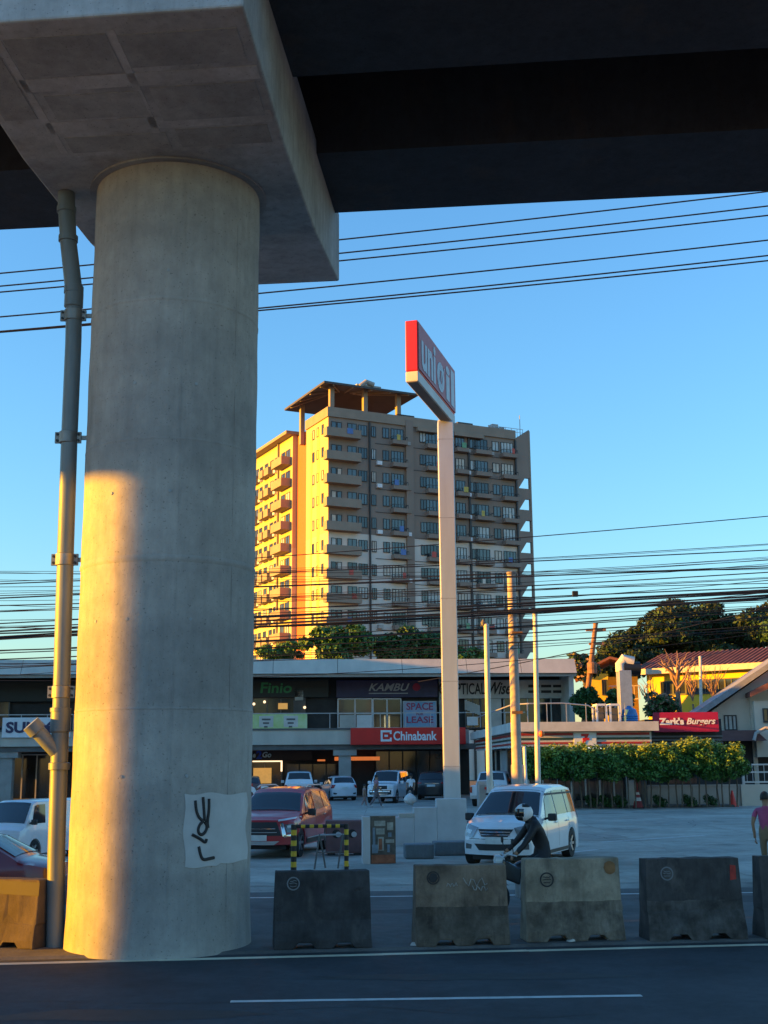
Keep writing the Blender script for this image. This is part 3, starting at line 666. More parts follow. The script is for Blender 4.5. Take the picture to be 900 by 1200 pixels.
def shop(u0, u1, v0, v1, d, m, n='shop_panel', th=.1):
    x0, z1 = SH.hit(u0, v0, d); x1, z0 = SH.hit(u1, v1, d)
    b = MB(); b.box(x0, x1, d-th, d, z0, z1); return b.build(n, m, mall)
def glazed(u0, u1, v0, v1, d, nx, nz, fm, gm, n='shop_window'):
    x0, z1 = SH.hit(u0, v0, d); x1, z0 = SH.hit(u1, v1, d); t = .09
    f = MB()
    for k in range(nx+1):
        xx = x0 + (x1-x0)*k/nx; f.box(xx-t/2, xx+t/2, d-.14, d-.02, z0, z1)
    for k in range(nz+1):
        zz = z0 + (z1-z0)*k/nz; f.box(x0, x1, d-.13, d-.03, zz-t/2, zz+t/2)
    fr = f.build(n, fm, mall)
    for k in range(nx):
        a = x0 + (x1-x0)*k/nx; c = x0 + (x1-x0)*(k+1)/nx
        g = MB(); g.box(a+t/2, c-t/2, d-.07, d-.05, z0+t/2, z1-t/2); g.build('pane', gm, fr)
    return fr
# upper storey, left to right
glazed(-30, 10, 812, 852, D2, 3, 1, 'midwall', 'glass'); glazed(297, 345, 818, 852, D2, 3, 1, 'midwall', 'glass'); shop(344, 358, 795, 853, D2-.15, 'midwall', 'shop_pilaster')
b = MB(); a, c = SH.hit(350.5, 815, D2-.3); b.box(a-.3, a+.3, D2-.4, D2-.3, c-.35, c+.35); b.build('pilaster_lamp', 'offwhite', mall)
glazed(396, 436, 819, 853, D2, 2, 2, 'white', 'glass_sky'); glazed(437, 470, 819, 853, D2, 2, 2, 'white', 'glass')
shop(418, 436, 838, 853, D2-.2, 'white', 'poster'); shop(398, 417, 838, 853, D2-.2, 'curtain', 'poster')
for u in (451, 456):
    b = MB(); a, c = SH.hit(u, 846, D2-.25); b.box(a-.06, a+.06, D2-.3, D2-.2, c-.45, c+.45); b.build('door_handle', 'chrome', mall)
shop(514, 522, 795, 853, D2-.15, 'offwhite', 'shop_pilaster'); glazed(545, 563, 818, 853, D2, 2, 1, 'midwall', 'glass')
for k in range(6):
    b = MB(); a, c = SH.hit(546 + k*3, 826 + k*1.2, D2-.2); b.box(a-.09, a+.09, D2-.2, D2-.15, c-.35, c+.35); b.build('light_tube', 'curtain', mall)
shop(547, 560, 840, 850, D2-.25, 'white', 'poster')
shop(575, 588, 816, 853, D2-.1, 'offwhite', 'shop_pilaster'); glazed(563, 575, 818, 853, D2, 1, 1, 'midwall', 'glass'); glazed(590, 660, 818, 853, D2, 5, 1, 'offwhite', 'glass')
# railing of the walkway
rl = MB(); zrail = hz(835.5, 450, -.05)
rl.box(XL, hx(615), -.1, -.04, zrail-.03, zrail+.03)
rl.build('handrail', 'steel', mall)
for k in range(42):
    xx = XL + .4 + k*1.75
    if xx > hx(612): break
    b = MB(); b.box(xx-.025, xx+.025, -.09, -.05, zs1+.1, zrail-.03); b.build('rail_post', 'steel', mall)
# lower storey columns
for u in (404, 205, 8, -150, 590):
    xx = hx(u, 900, .6); b = MB(); b.box(xx-.42, xx+.42, .25, 1.05, 0, zs0-.34); b.box(xx-.8, xx+.8, .12, 1.2, zs0-.75, zs0-.345); b.build('column', 'greywall', mall)
# lower shopfronts in the deep shade
glazed(250, 330, 890, 935, 4.9, 4, 1, 'midwall', 'glass'); glazed(440, 520, 880, 935, 4.9, 5, 1, 'darkwall', 'glass'); glazed(335, 398, 895, 935, 4.9, 4, 1, 'darkwall', 'glass')
glazed(-40, 75, 885, 940, 4.9, 7, 1, 'offwhite', 'glass')
mm('lit_orange', (.6, .2, .06), .5, emit=(1, .25, .06), estr=.12); mm('lit_warm', (.8, .6, .35), .5, emit=(1, .7, .4), estr=.4); mm('lit_amber', (.6, .35, .1), .5, emit=(1, .5, .12), estr=.1)
shop(392, 445, 887, 891, 3.9, 'lit_orange', 'lit_sign_strip'); shop(372, 381, 890, 892, 3.9, 'lit_orange', 'lit_sign_strip')
b = MB(); x0, z1 = SH.hit(296, 891, 4.2); x1 = hx(331, 891, 4.2); b.box(x0, x1, 4.1, 4.2, z1-.12, z1); b.box(x1-.12, x1, 4.1, 4.2, z1-.8, z1-.12); b.build('lit_doorframe', 'lit_warm', mall)
shop(297, 318, 900, 918, 4.7, 'lit_amber', 'lit_shelf', .05)
for u, v in ((310, 822.5), (297.5, 825), (357, 829)):
    b = MB(); a, c = SH.hit(u, v, D2-.3); b.ball((a, D2-.3, c), .1, 6); b.build('lamp_globe', 'lit_warm', mall)
shop(326, 337, 824, 831, D2-.2, 'lit_amber', 'lit_menu', .05)

# shop signs: things of their own
def sign(name, label, u0, u1, v0, v1, d, m, th=.18, cat='sign', F_=SH):
    x0, z1 = F_.hit(u0, v0, d); x1, z0 = F_.hit(u1, v1, d)
    o = F_.thing(name, label, cat, (x0+x1)/2, d, z0)
    b = MB(); b.box(x0, x1, d, d+th, z0, z1); b.build('board', m, o, bevel=.02)
    return o, x0, x1, z0, z1
mm('signgreen', (.03, .2, .07), .5, emit=(.05, .5, .15), estr=.004); mm('signgrey', (.4, .42, .43), .5)
o, x0, x1, z0, z1 = sign('shop_sign', 'dark green sign reading Finio above the upper walkway', 240, 385, 796, 817, D2-.4, 'signdark')
tx = hx(305, 806, D2-.4); text('Finio', 'signgreen', o, tx, hx(342, 806, D2-.4), z0+.3, z1-.25, D2-.42, shear=.1, bold=.02)
o, x0, x1, z0, z1 = sign('shop_sign', 'navy sign with slanted grey lettering KAMBU', 394, 513, 797, 817, D2-.4, 'navy')
text('KAMBU', 'signgrey', o, hx(432, 806, D2-.4), hx(480, 806, D2-.4), z0+.45, z1-.25, D2-.42, shear=.35, bold=.02)
text('____________', 'signgrey', o, hx(432, 806, D2-.4), hx(478, 806, D2-.4), z0+.25, z0+.32, D2-.42, name='underline')
b = MB(); b.lathe([(.28, -.02), (.28, 0)], 16, 'y', (hx(488, 806, D2-.4), D2-.41, (z0+z1)/2+.1)); b.build('logo', 'magenta', o)
o, x0, x1, z0, z1 = sign('shop_sign', 'white optical shop sign with black lettering behind the poles', 516, 663, 797, 818, D2-.4, 'offwhite')
text('OPTICAL', 'black', o, hx(526, 806, D2-.4), hx(568.5, 806, D2-.4), z0+.28, z1-.22, D2-.42, bold=.015)
text('Wise', 'black', o, hx(573, 806, D2-.4), hx(599, 806, D2-.4), z0+.28, z1-.15, D2-.42, shear=.4, bold=.02)
for va, vb in ((802.5, 805.5), (809, 812)):
    for ua, ub in ((619, 632), (634, 646), (648, 660)):
        b = MB(); a, c2 = SH.hit(ua, va, D2-.4); c, c1 = SH.hit(ub, vb, D2-.4); b.box(a, c, D2-.42, D2-.4, c1, c2); b.build('lettering_bar', 'black', o)
b = MB(); cx_, cz_ = SH.hit(521.5, 807, D2-.4)
b.add([(cx_ + r_*math.cos(q), D2-.415, cz_ + r_*math.sin(q)) for r_ in (.36, .48) for q in [i*math.pi/10 for i in range(20)]], [(i, (i+1) % 20, 20+(i+1) % 20, 20+i) for i in range(20)]); b.tube([(cx_-.3, D2-.42, cz_), (cx_, D2-.42, cz_+.15), (cx_+.3, D2-.42, cz_), (cx_, D2-.42, cz_-.15), (cx_-.3, D2-.42, cz_)], .04, 5); b.build('logo', 'black', o)
o, x0, x1, z0, z1 = sign('bank_sign', 'long red bank sign with white lettering Chinabank', 411, 546, 853, 872, -.55, 'redsign', .5)
text('Chinabank', 'white', o, hx(461, 862, -.55), hx(512, 862, -.55), z0+.27, z1-.24, -.57, bold=.025)
lx, lz = SH.hit(452.5, 862.3, -.55); b = MB(); s_ = .38
b.box(lx-s_, lx-s_+.14, -.58, -.55, lz-s_, lz+s_); b.box(lx-s_+.14, lx+s_, -.58, -.55, lz+s_-.14, lz+s_); b.box(lx-s_+.14, lx+s_, -.58, -.55, lz-s_, lz-s_+.14)
b.box(lx+s_-.13, lx+s_, -.58, -.55, lz-s_+.14, lz-.12); b.box(lx+s_-.13, lx+s_, -.58, -.55, lz+.12, lz+s_-.14); b.box(lx-.12, lx+.12, -.58, -.55, lz-.07, lz+.07); b.build('logo', 'white', o)
o, x0, x1, z0, z1 = sign('banner', 'blue and pink banner reading SPACE FOR LEASE on the walkway', 472, 512, 821.5, 852.5, D2-.9, 'curtain', .03)
mm('bannerblue', (.1, .35, .55), .6, col2=(.45, .4, .5), scale=.9); mm('bannerred', (.35, .06, .12), .6)
b = MB(); b.box(x0+.06, x1-.06, D2-.92, D2-.903, z0+.06, z1-.06); b.build('print', 'bannerblue', o)
for w, f0, f1 in (('SPACE', .66, .93), ('FOR', .46, .58), ('LEASE', .17, .42)):
    text(w, 'bannerred', o, x0+.25 + (.7 if w == 'FOR' else 0), x1-.25 - (.7 if w == 'FOR' else 0), z0+(z1-z0)*f0, z0+(z1-z0)*f1, D2-.93, bold=.02)
mm('bannergreen', (.42, .55, .16), .6, col2=(.6, .68, .4), scale=.8)
o, x0, x1, z0, z1 = sign('banner', 'pale lime green banner tied to the walkway railing', 296, 360, 837, 853.5, -.16, 'bannergreen', .03)
for f in (.25, .7):
    b = MB(); b.box(x0+(x1-x0)*(f-.13), x0+(x1-x0)*(f+.13), -.175, -.16, z0+.1, z1-.12); pl = b.build('print_panel', 'offwhite', o)
    for k in range(3):
        c = x0+(x1-x0)*f; b = MB(); b.box(c-.3+.08*k, c+.3-.1*k, -.185, -.176, z1-.42-.25*k, z1-.3-.25*k); b.build('print_line', 'midwall', pl)
o, x0, x1, z0, z1 = sign('shop_sign', 'dark red ground floor sign ending in e2Go', 255, 366, 879, 891, 3.6, 'maroon', .15)
text('e', 'white', o, hx(296.5, 885, 3.6), hx(299.5, 885, 3.6), z0+.22, z1-.28, 3.58, shear=.2, bold=.03); text('2', 'blue', o, hx(300.5, 885, 3.6), hx(307, 885, 3.6), z0+.12, z1-.05, 3.57, bold=.04); text('Go', 'white', o, hx(307.5, 885, 3.6), hx(318, 885, 3.6), z0+.22, z1-.15, 3.58, shear=.2, bold=.03)
o, x0, x1, z0, z1 = sign('shop_sign', 'white sign with navy lettering behind the drainpipe', 3, 82, 841, 864, -.3, 'white')
text('SUMMIT', 'navy', o, hx(7, 852, -.3), hx(79, 852, -.3), z0+.3, z1-.28, -.32, bold=.04)
o, x0, x1, z0, z1 = sign('shop_sign', 'dark unlit sign board under the roof at the far left', -60, 92, 797, 822, D2-.4, 'signdark')

# ------------------------------------------------------------------ corner convenience store wing
CS = Frame((at(607, 860, 63).x, 63), R(1.5))
store = CS.thing('convenience_store', 'low convenience store wing with striped fascia and roof deck', 'building')
cz = lambda v, u=690: CS.hit(u, v)[1]
cxx = lambda u, v=855: CS.hit(u, v)[0]
CX = cxx(763); cb0, cb1 = cz(857), cz(846); st0, st1 = cz(874.5), cz(857.5)
LB = 22.0
# parapet cornice (front and left side)
b = MB(); b.box(-.35, CX + .3, -.4, -.05, cb0, cb1); b.box(-.35, -.05, -.05, LB, cb0, cb1); b.build('cornice', 'offwhite', store)
b = MB(); b.box(-.05, CX+.3, -.05, LB, cb0+.02, cb1-.15); b.build('roof_slab', 'greywall', store)
b = MB(); b.box(0, CX, 0, .12, st0, st1-.01); b.box(0, .12, .12, LB, st0, st1-.01); b.build('fascia_board', 'offwhite', store)
mm('st_red', (.4, .03, .025), .5); mm('st_green', (.015, .05, .03), .5); mm('st_or', (.55, .16, .03), .5)
for f0, f1, m in ((.76, .93, 'st_red'), (.46, .6, 'st_green'), (.16, .3, 'st_red')):
    za, zb = st0+(st1-st0)*f0, st0+(st1-st0)*f1
    for a, c in ((.0, cxx(671)), (cxx(699), CX-.1)):
        b = MB(); b.box(a, c, -.03, -.001, za, zb); b.build('stripe', m, store)
    b = MB(); b.box(-.03, -.001, .0, LB, za, zb); b.build('stripe', m, store)
b = MB(); b.box(cxx(672), cxx(698), -.06, -.002, st0+.03, st1-.03); lg = b.build('logo_panel', 'white', store)
text('7', 'redsign', lg, cxx(680.5), cxx(690), st0+.1, st1-.1, -.065, name='numeral', bold=.05); b = MB(); b.box(cxx(682), cxx(690), -.075, -.061, (st0+st1)/2-.06, (st0+st1)/2+.06); b.build('logo_bar', 'redsign', lg)
b = MB(); b.box(.3, CX-.2, .6, .8, 0, st0+.02); b.box(.6, .8, .8, LB, 0, st0+.02); b.build('shop_wall', 'midwall', store)
for k in range(8):
    a = .5 + (CX-1.0)*k/8; b = MB(); b.box(a, a+.08, .5, .6, .2, st0); fr = b.build('glazing_bar', 'offwhite', store)
    b = MB(); b.box(a+.1, a+(CX-1)/8-.02, .55, .58, .4, st0-.1); b.build('pane', 'glass', store)
for k in range(7):
    a = .9 + k*2.8; b = MB(); b.box(.5, .6, a, a+.1, .2, st0); b.build('glazing_bar', 'offwhite', store)
    b = MB(); b.box(.55, .58, a+.12, a+2.75, .4, st0-.1); b.build('pane', ['curtain', 'glass_sky', 'glass'][k % 3], store)
mm('lit_white', (.8, .8, .8), .5, emit=(1, .97, .9), estr=.3)
for u0, u1, v in ((642, 650, 876.5), (664, 672, 876.5), (690, 706, 876.5), (712, 730, 877)):
    a, c = cxx(u0), cxx(u1); b = MB(); b.box(a, c, .42, .5, cz(v+1.3), cz(v-1.0)); b.build('lit_window_strip', 'lit_white', store)
b = MB(); b.box(cxx(733), cxx(741), .2, .5, 0, st0); b.build('corner_post', 'offwhite', store)
# roof deck railing
b = MB(); zz = cb1 + .95
b.tube([(-.1, LB-3, zz), (-.1, 1.0, zz), (.6, .1, zz), (cxx(660), -.1, zz), (cxx(690), -.1, zz-.12), (cxx(702), -.1, zz-.45)], .035, 6); rr = b.build('deck_rail', 'steel', store, smooth=True)
for k in range(6):
    xx = .5 + k*1.0; b = MB(); b.box(xx-.02, xx+.02, -.12, -.08, cb1-.1, zz); b.build('rail_post', 'steel', store)
# roof deck clutter
for u in (703, 719):
    a, c = cxx(u), cxx(u+11); o = CS.thing('rack_frame', 'white metal rack frame on the roof deck, ' + ('left of the pair' if u < 710 else 'beside the blue tank'), 'rack', (a+c)/2, 1, cb1-.15)
    z0, z1 = cb1-.15, cz(826); b = MB()
    for xx in (a, c):
        for y in (.6, 1.6): b = MB(); b.box(xx-.05, xx+.05, y-.05, y+.05, z0, z1); b.build('upright', 'white', o)
    b = MB(); b.box(a, c, .55, 1.65, z1-.02, z1+.08); b.build('top_panel', 'white', o); b = MB(); b.box(a+.06, c-.06, .9, 1.3, z0, z1-.1); b.build('dark_unit', 'midwall', o)
mm('tankblue', (.03, .16, .42), .4, var=.2, scale=2)
a, c = cxx(735), cxx(754); o = CS.thing('water_tank', 'blue plastic water tank on the store roof below the duct', 'tank', (a+c)/2, 1.2, cb1-.1)
b = MB(); r_ = (c-a)/2; zt_ = cz(828); b.lathe([(r_*.96, cb1-.1), (r_, cb1+.1), (r_, zt_-.35), (r_*.85, zt_-.12), (r_*.3, zt_), (r_*.28, zt_+.08)], 24, 'z', ((a+c)/2, 1.2, 0)); b.build('shell', 'tankblue', o, smooth=True)
for f in (.25, .5, .75):
    zz = cb1 + (zt_-.35-cb1)*f; b = MB(); b.lathe([(r_, zz-.06), (r_+.04, zz), (r_, zz+.06)], 24, 'z', ((a+c)/2, 1.2, 0), cap=False); b.build('rib', 'tankblue', o, smooth=True)
a, c = cxx(739, 800), cxx(754, 800); o = CS.thing('exhaust_duct', 'tall grey kitchen exhaust duct with curved top above the store roof', 'duct', (a+c)/2, 3, cb1)
z1 = CS.hit(745, 786, 3)[1]; b = MB(); b.box(a, c, 2.6, 3.4, cb1-.1, z1); b.build('shaft', 'steel', o, bevel=.02)
b = MB(); b.tube([((a*.7+c*.3), 3, z1-.05), ((a*.7+c*.3), 3, z1+.35), ((a*.5+c*.5), 3, z1+.6), (c+.2, 3, z1+.45)], [.3, .3, .3, .32], 14); b.build('hood', 'offwhite', o, smooth=True)
b = MB(); b.tube([(c-.35, 3, z1+.12), (c+.55, 3, z1+.12)], .36, 14); b.build('fan_housing', 'black', o, smooth=True)

# ------------------------------------------------------------------ burger restaurant, houses, low wall
ZK = Frame((at(757, 860, 66).x, 66), R(-2))
o, x0, x1, z0, z1 = sign('burger_sign', 'magenta restaurant sign reading Zark\'s Burgers', 766, 843, 835, 857.5, 0, 'magenta', .35, F_=ZK)
zw = (x1-x0)
text("Zark's", 'white', o, x0+zw*.08, x0+zw*.46, z0+.38, z1-.28, -.02, bold=.045, shear=-.05); text("Burgers", 'white', o, x0+zw*.5, x0+zw*.95, z0+.3, z1-.3, -.02, bold=.02, shear=.3)
zk = ZK.thing('burger_restaurant', 'black fronted restaurant behind the hedge under the magenta sign', 'building')
zx0, zx1 = ZK.hit(757, 860, .5)[0], ZK.hit(846, 860, .5)[0]; zt_ = ZK.hit(800, 836, .5)[1]
b = MB(); b.box(zx0, zx1, .5, 8, 0, zt_-.3); b.build('wall', 'darkwall', zk)
for k in range(3):
    zz = ZK.hit(800, 863 + k*4, .4)[1]; b = MB(); b.box(zx0, zx1, .36, .5, zz-.05, zz+.05); b.build('cladding_strip', 'midwall', zk)
b = MB(); b.box(zx0+1, zx1-1.5, .40, .5, .2, 2.2); b.build('shop_window', 'glass', zk)

mm('yhouse', (.62, .42, .03), .8, var=.1, scale=.3); mm('redroof', (.2, .07, .05), .75, var=.25, scale=1.5); mm('creamwall', (.6, .52, .42), .8, var=.08, scale=.4); mm('roofgrey', (.22, .23, .25), .55, var=.15)
mm('browneave', (.13, .05, .035), .6, var=.15); mm('ridge', (.5, .42, .33), .7)
# long yellow house: its lit wall faces left
YH = Frame((at(758, 800, 100).x, 100), R(-38))
yh = YH.thing('yellow_house', 'long sunlit yellow house with red tiled roof', 'house')
ez0 = YH.hit(765, 786)[1]; LX = YH.hit(925, 780)[0]
b = MB(); b.box(0, LX, 0, 9, 0, ez0-.1); b.build('wall', 'yhouse', yh)
b = MB(); b.hexa([(-.8, -1.0, ez0-.05), (LX, -1.0, ez0-.05), (LX, 4.5, ez0+1.5), (-.8, 4.5, ez0+1.5), (-.8, -1.0, ez0+.08), (LX, -1.0, ez0+.08), (LX, 4.5, ez0+1.65), (-.8, 4.5, ez0+1.65)]); rf = b.build('roof', 'redroof', yh)
b = MB(); b.hexa([(-.8, 4.5, ez0+1.5), (LX, 4.5, ez0+1.5), (LX, 10, ez0), (-.8, 10, ez0), (-.8, 4.5, ez0+1.65), (LX, 4.5, ez0+1.65), (LX, 10, ez0+.15), (-.8, 10, ez0+.15)]); b.build('roof', 'redroof', yh)
b = MB(); b.box(-.9, LX, -1.1, -.95, ez0-.35, ez0+.1); b.build('fascia', 'ridge', rf)
for k in range(30):
    xx = -.6 + k*(LX+.6)/30; b = MB(); b.hexa([(xx, -.95, ez0+.085), (xx+.12, -.95, ez0+.085), (xx+.12, 4.4, ez0+1.655), (xx, 4.4, ez0+1.655), (xx, -.95, ez0+.16), (xx+.12, -.95, ez0+.16), (xx+.12, 4.4, ez0+1.73), (xx, 4.4, ez0+1.73)]); b.build('roof_tile_rib', 'redroof', rf)
for k in range(9):
    xx = 1.2 + k*(LX-2)/9
    win_at(yh, xx, xx+1.1, ez0-2.0, ez0-.9, 'glass', 'f', 0, 2)
# small cream-yellow house
SHs = Frame((at(684, 800, 105).x, 105), R(-10))
sh = SHs.thing('small_cream_house', 'small sunlit cream house behind the shopping strip', 'house')
zz = SHs.hit(700, 784)[1]; w_ = SHs.hit(748, 800)[0]
b = MB(); b.box(0, w_*.45, 0, 6, 0, zz-.4); b.box(w_*.45, w_, 1.5, 6, 0, zz-.6); b.build('wall', 'yhouse', sh)
b = MB(); b.prism([(-.8, zz-.5), (w_*.5, zz+1.0), (w_+.6, zz+.2), (w_+.6, zz), (w_*.5, zz+.8), (-.8, zz-.7)], -.7, 7); b.build('roof', 'redroof', sh)
win_at(sh, w_*.33, w_*.42, zz-2.2, zz-.9, 'glass', 'f', 0, 2)
b = MB(); b.box(w_*.42, w_, .2, .3, zz-2.6, zz-2.5); b.box(w_*.42, w_, .2, .3, zz-1.5, zz-1.4)
for k in range(9): b.box(w_*.42+k*.45, w_*.42+k*.45+.06, .2, .28, zz-2.6, zz-1.4)
b.build('balcony_rail', 'ridge', sh)
# white gabled house at right
WH = Frame((at(836, 860, 76).x, 76), R(-8))
wh = WH.thing('white_gabled_house', 'pale gabled house with grey roof and brown awning at the right edge', 'house')
gx0, gz0 = WH.hit(834, 831); gxr, gzr = WH.hit(893, 790); gz1 = gz0 + (gzr-gz0)*(7.6-gx0)/(gxr-gx0) - 3.4
b = MB(); b.prism([(0, 0), (14, 0), (14, gz0), (7.6, gz1+3.4), (0, gz0-.1)], 0, 8); b.build('wall', 'creamwall', wh)
L2 = [(-.7, gz0-.3), (7.6, gz1+3.5)]
b = MB(); b.prism([(-.9, gz0-.5), (7.6, gz1+3.42), (7.6, gz1+3.75), (-1.0, gz0-.15)], -1.0, 8.5); b.build('roof', 'roofgrey', wh)
b = MB(); b.prism([(7.6, gz1+3.42), (16, gz0-.4), (16, gz0-.05), (7.6, gz1+3.75)], -1.0, 8.5); b.build('roof', 'roofgrey', wh)
px = WH.hit(880, 800, -.6)[0]
b = MB(); b.prism([(px-.3, WH.hit(880, 818, -.6)[1]), (px+4, WH.hit(880, 818, -.6)[1]+1.9), (px+4, WH.hit(880, 818, -.6)[1]+2.3), (px-.3, WH.hit(880, 818, -.6)[1]+.3)], -2.2, -.02); b.build('porch_roof', 'browneave', wh)
b = MB(); b.box(px-.1, px+.15, -.3, 0, 0, WH.hit(880, 818, -.6)[1]); b.box(px, px+5, -1.2, -.003, 2.5, WH.hit(880, 822, -.6)[1]); b.build('porch_wall', 'creamwall', wh)
win_at(wh, WH.hit(848, 840)[0], WH.hit(863, 840)[0], WH.hit(850, 856)[1], WH.hit(850, 838)[1], 'curtain', 'f', 0, 3)
win_at(wh, WH.hit(894, 840, -1.2)[0], WH.hit(906, 840, -1.2)[0], WH.hit(895, 846, -1.2)[1], WH.hit(895, 830, -1.2)[1], 'glass', 'f', -1.2, 2)
ax0, az1 = WH.hit(844, 856, -2); ax1, az0 = WH.hit(897, 868, -2)
b = MB(); b.hexa([(ax0, -2.6, az0), (ax1, -2.6, az0), (ax1, -.1, az0), (ax0, -.1, az0), (ax0, -2.0, az1), (ax1-.5, -2.0, az1), (ax1-.5, -.1, az1), (ax0, -.1, az1)]); b.build('awning', 'browneave', wh)
b = MB(); b.tube([(ax1-.75, -2.65, az0), (ax1-.6, -2.5, az1-.2), (ax1, -2.4, az1+.1), (ax1+1.5, -2.4, az1+.1)], .1, 8); b.build('awning_arch', 'greywall', wh)
b = MB(); b.box(ax0, ax1+4, -.12, -.02, 0, az0); b.build('porch_shadow_wall', 'darkwall', wh)  # dark sheet standing in for the shade under the awning
# low wall behind the forecourt
LW = Frame((at(615, 930, 64.5).x, 64.5), R(0))
lw = LW.thing('low_wall', 'low beige wall behind the hedge and traffic cones', 'wall')
zt_ = LW.hit(750, 921)[1]; n = 9; xa, xb = 0, LW.hit(868, 930)[0]
mm('beigewall', (.4, .35, .3), .85, var=.12, scale=.8)
for k in range(n):
    a, c = xa+(xb-xa)*k/n, xa+(xb-xa)*(k+1)/n; b = MB(); b.box(a+.015, c-.015, 0, .2, 0, zt_-.04); b.build('wall_panel', 'beigewall', lw)
b = MB(); b.box(xa, xb, -.04, .24, zt_-.04, zt_+.04); b.build('coping', 'beigewall', lw)
b = MB(); b.box(xb, xb+5, -.15, .25, 0, zt_+.03); b.build('gate_pier', 'creamwall', lw)
b = MB(); b.box(LW.hit(640, 930)[0], LW.hit(850, 930)[0], -1.6, -.05, 0, .14); b.build('planter_kerb', 'median', lw)
gt_ = LW.thing('metal_gate', 'pale metal gate with bars at the right edge above the low wall', 'gate', xb+.4, .1, zt_)
gz1_ = LW.hit(880, 896)[1]
for k in range(2):
    xx = xb+.2+k*2.4; b = MB(); b.box(xx-.06, xx+.06, 0, .12, zt_, gz1_+.1); b.build('post', 'offwhite', gt_)
for zz in (zt_+.15, zt_+.65, gz1_): b = MB(); b.box(xb+.2, xb+5, .03, .09, zz-.04, zz+.04); b.build('rail', 'offwhite', gt_)
for k in range(14): b = MB(); xx = xb+.4+k*.3; b.box(xx-.012, xx+.012, .045, .075, zt_+.15, gz1_); b.build('bar', 'offwhite', gt_)

# ------------------------------------------------------------------ block added out of view on the left to shade the forecourt
NB = Frame((-44, 18.4), R(0))
nb = NB.thing('shade_block', 'pale office block beyond the left edge of the picture', 'building')
b = MB(); b.box(-7, 0, 0, 66, 0, 7.2); b.box(-7, 0, 33.5, 37.5, 7.2, 8.8); b.box(-7, 0, 37.5, 46, 7.2, 10.6); b.box(-7, 0, 46, 66, 7.2, 14); b.build('wall', 'creamwall', nb); b = MB(); b.box(-7.3, .3, -.3, 33.4, 7.2, 7.5); b.box(-7.3, .3, 33.2, 37.4, 8.8, 9.1); b.box(-7.3, .3, 37.2, 45.8, 10.6, 10.9); b.box(-7.3, .3, 45.7, 66.3, 14, 14.3); b.build('roof', 'greywall', nb)
for i in range(2):
    for j in range(2): win_at(nb, -6+j*2.6, -4.3+j*2.6, 1.0+i*3, 2.6+i*3, 'glass', 'f', 0, 2)
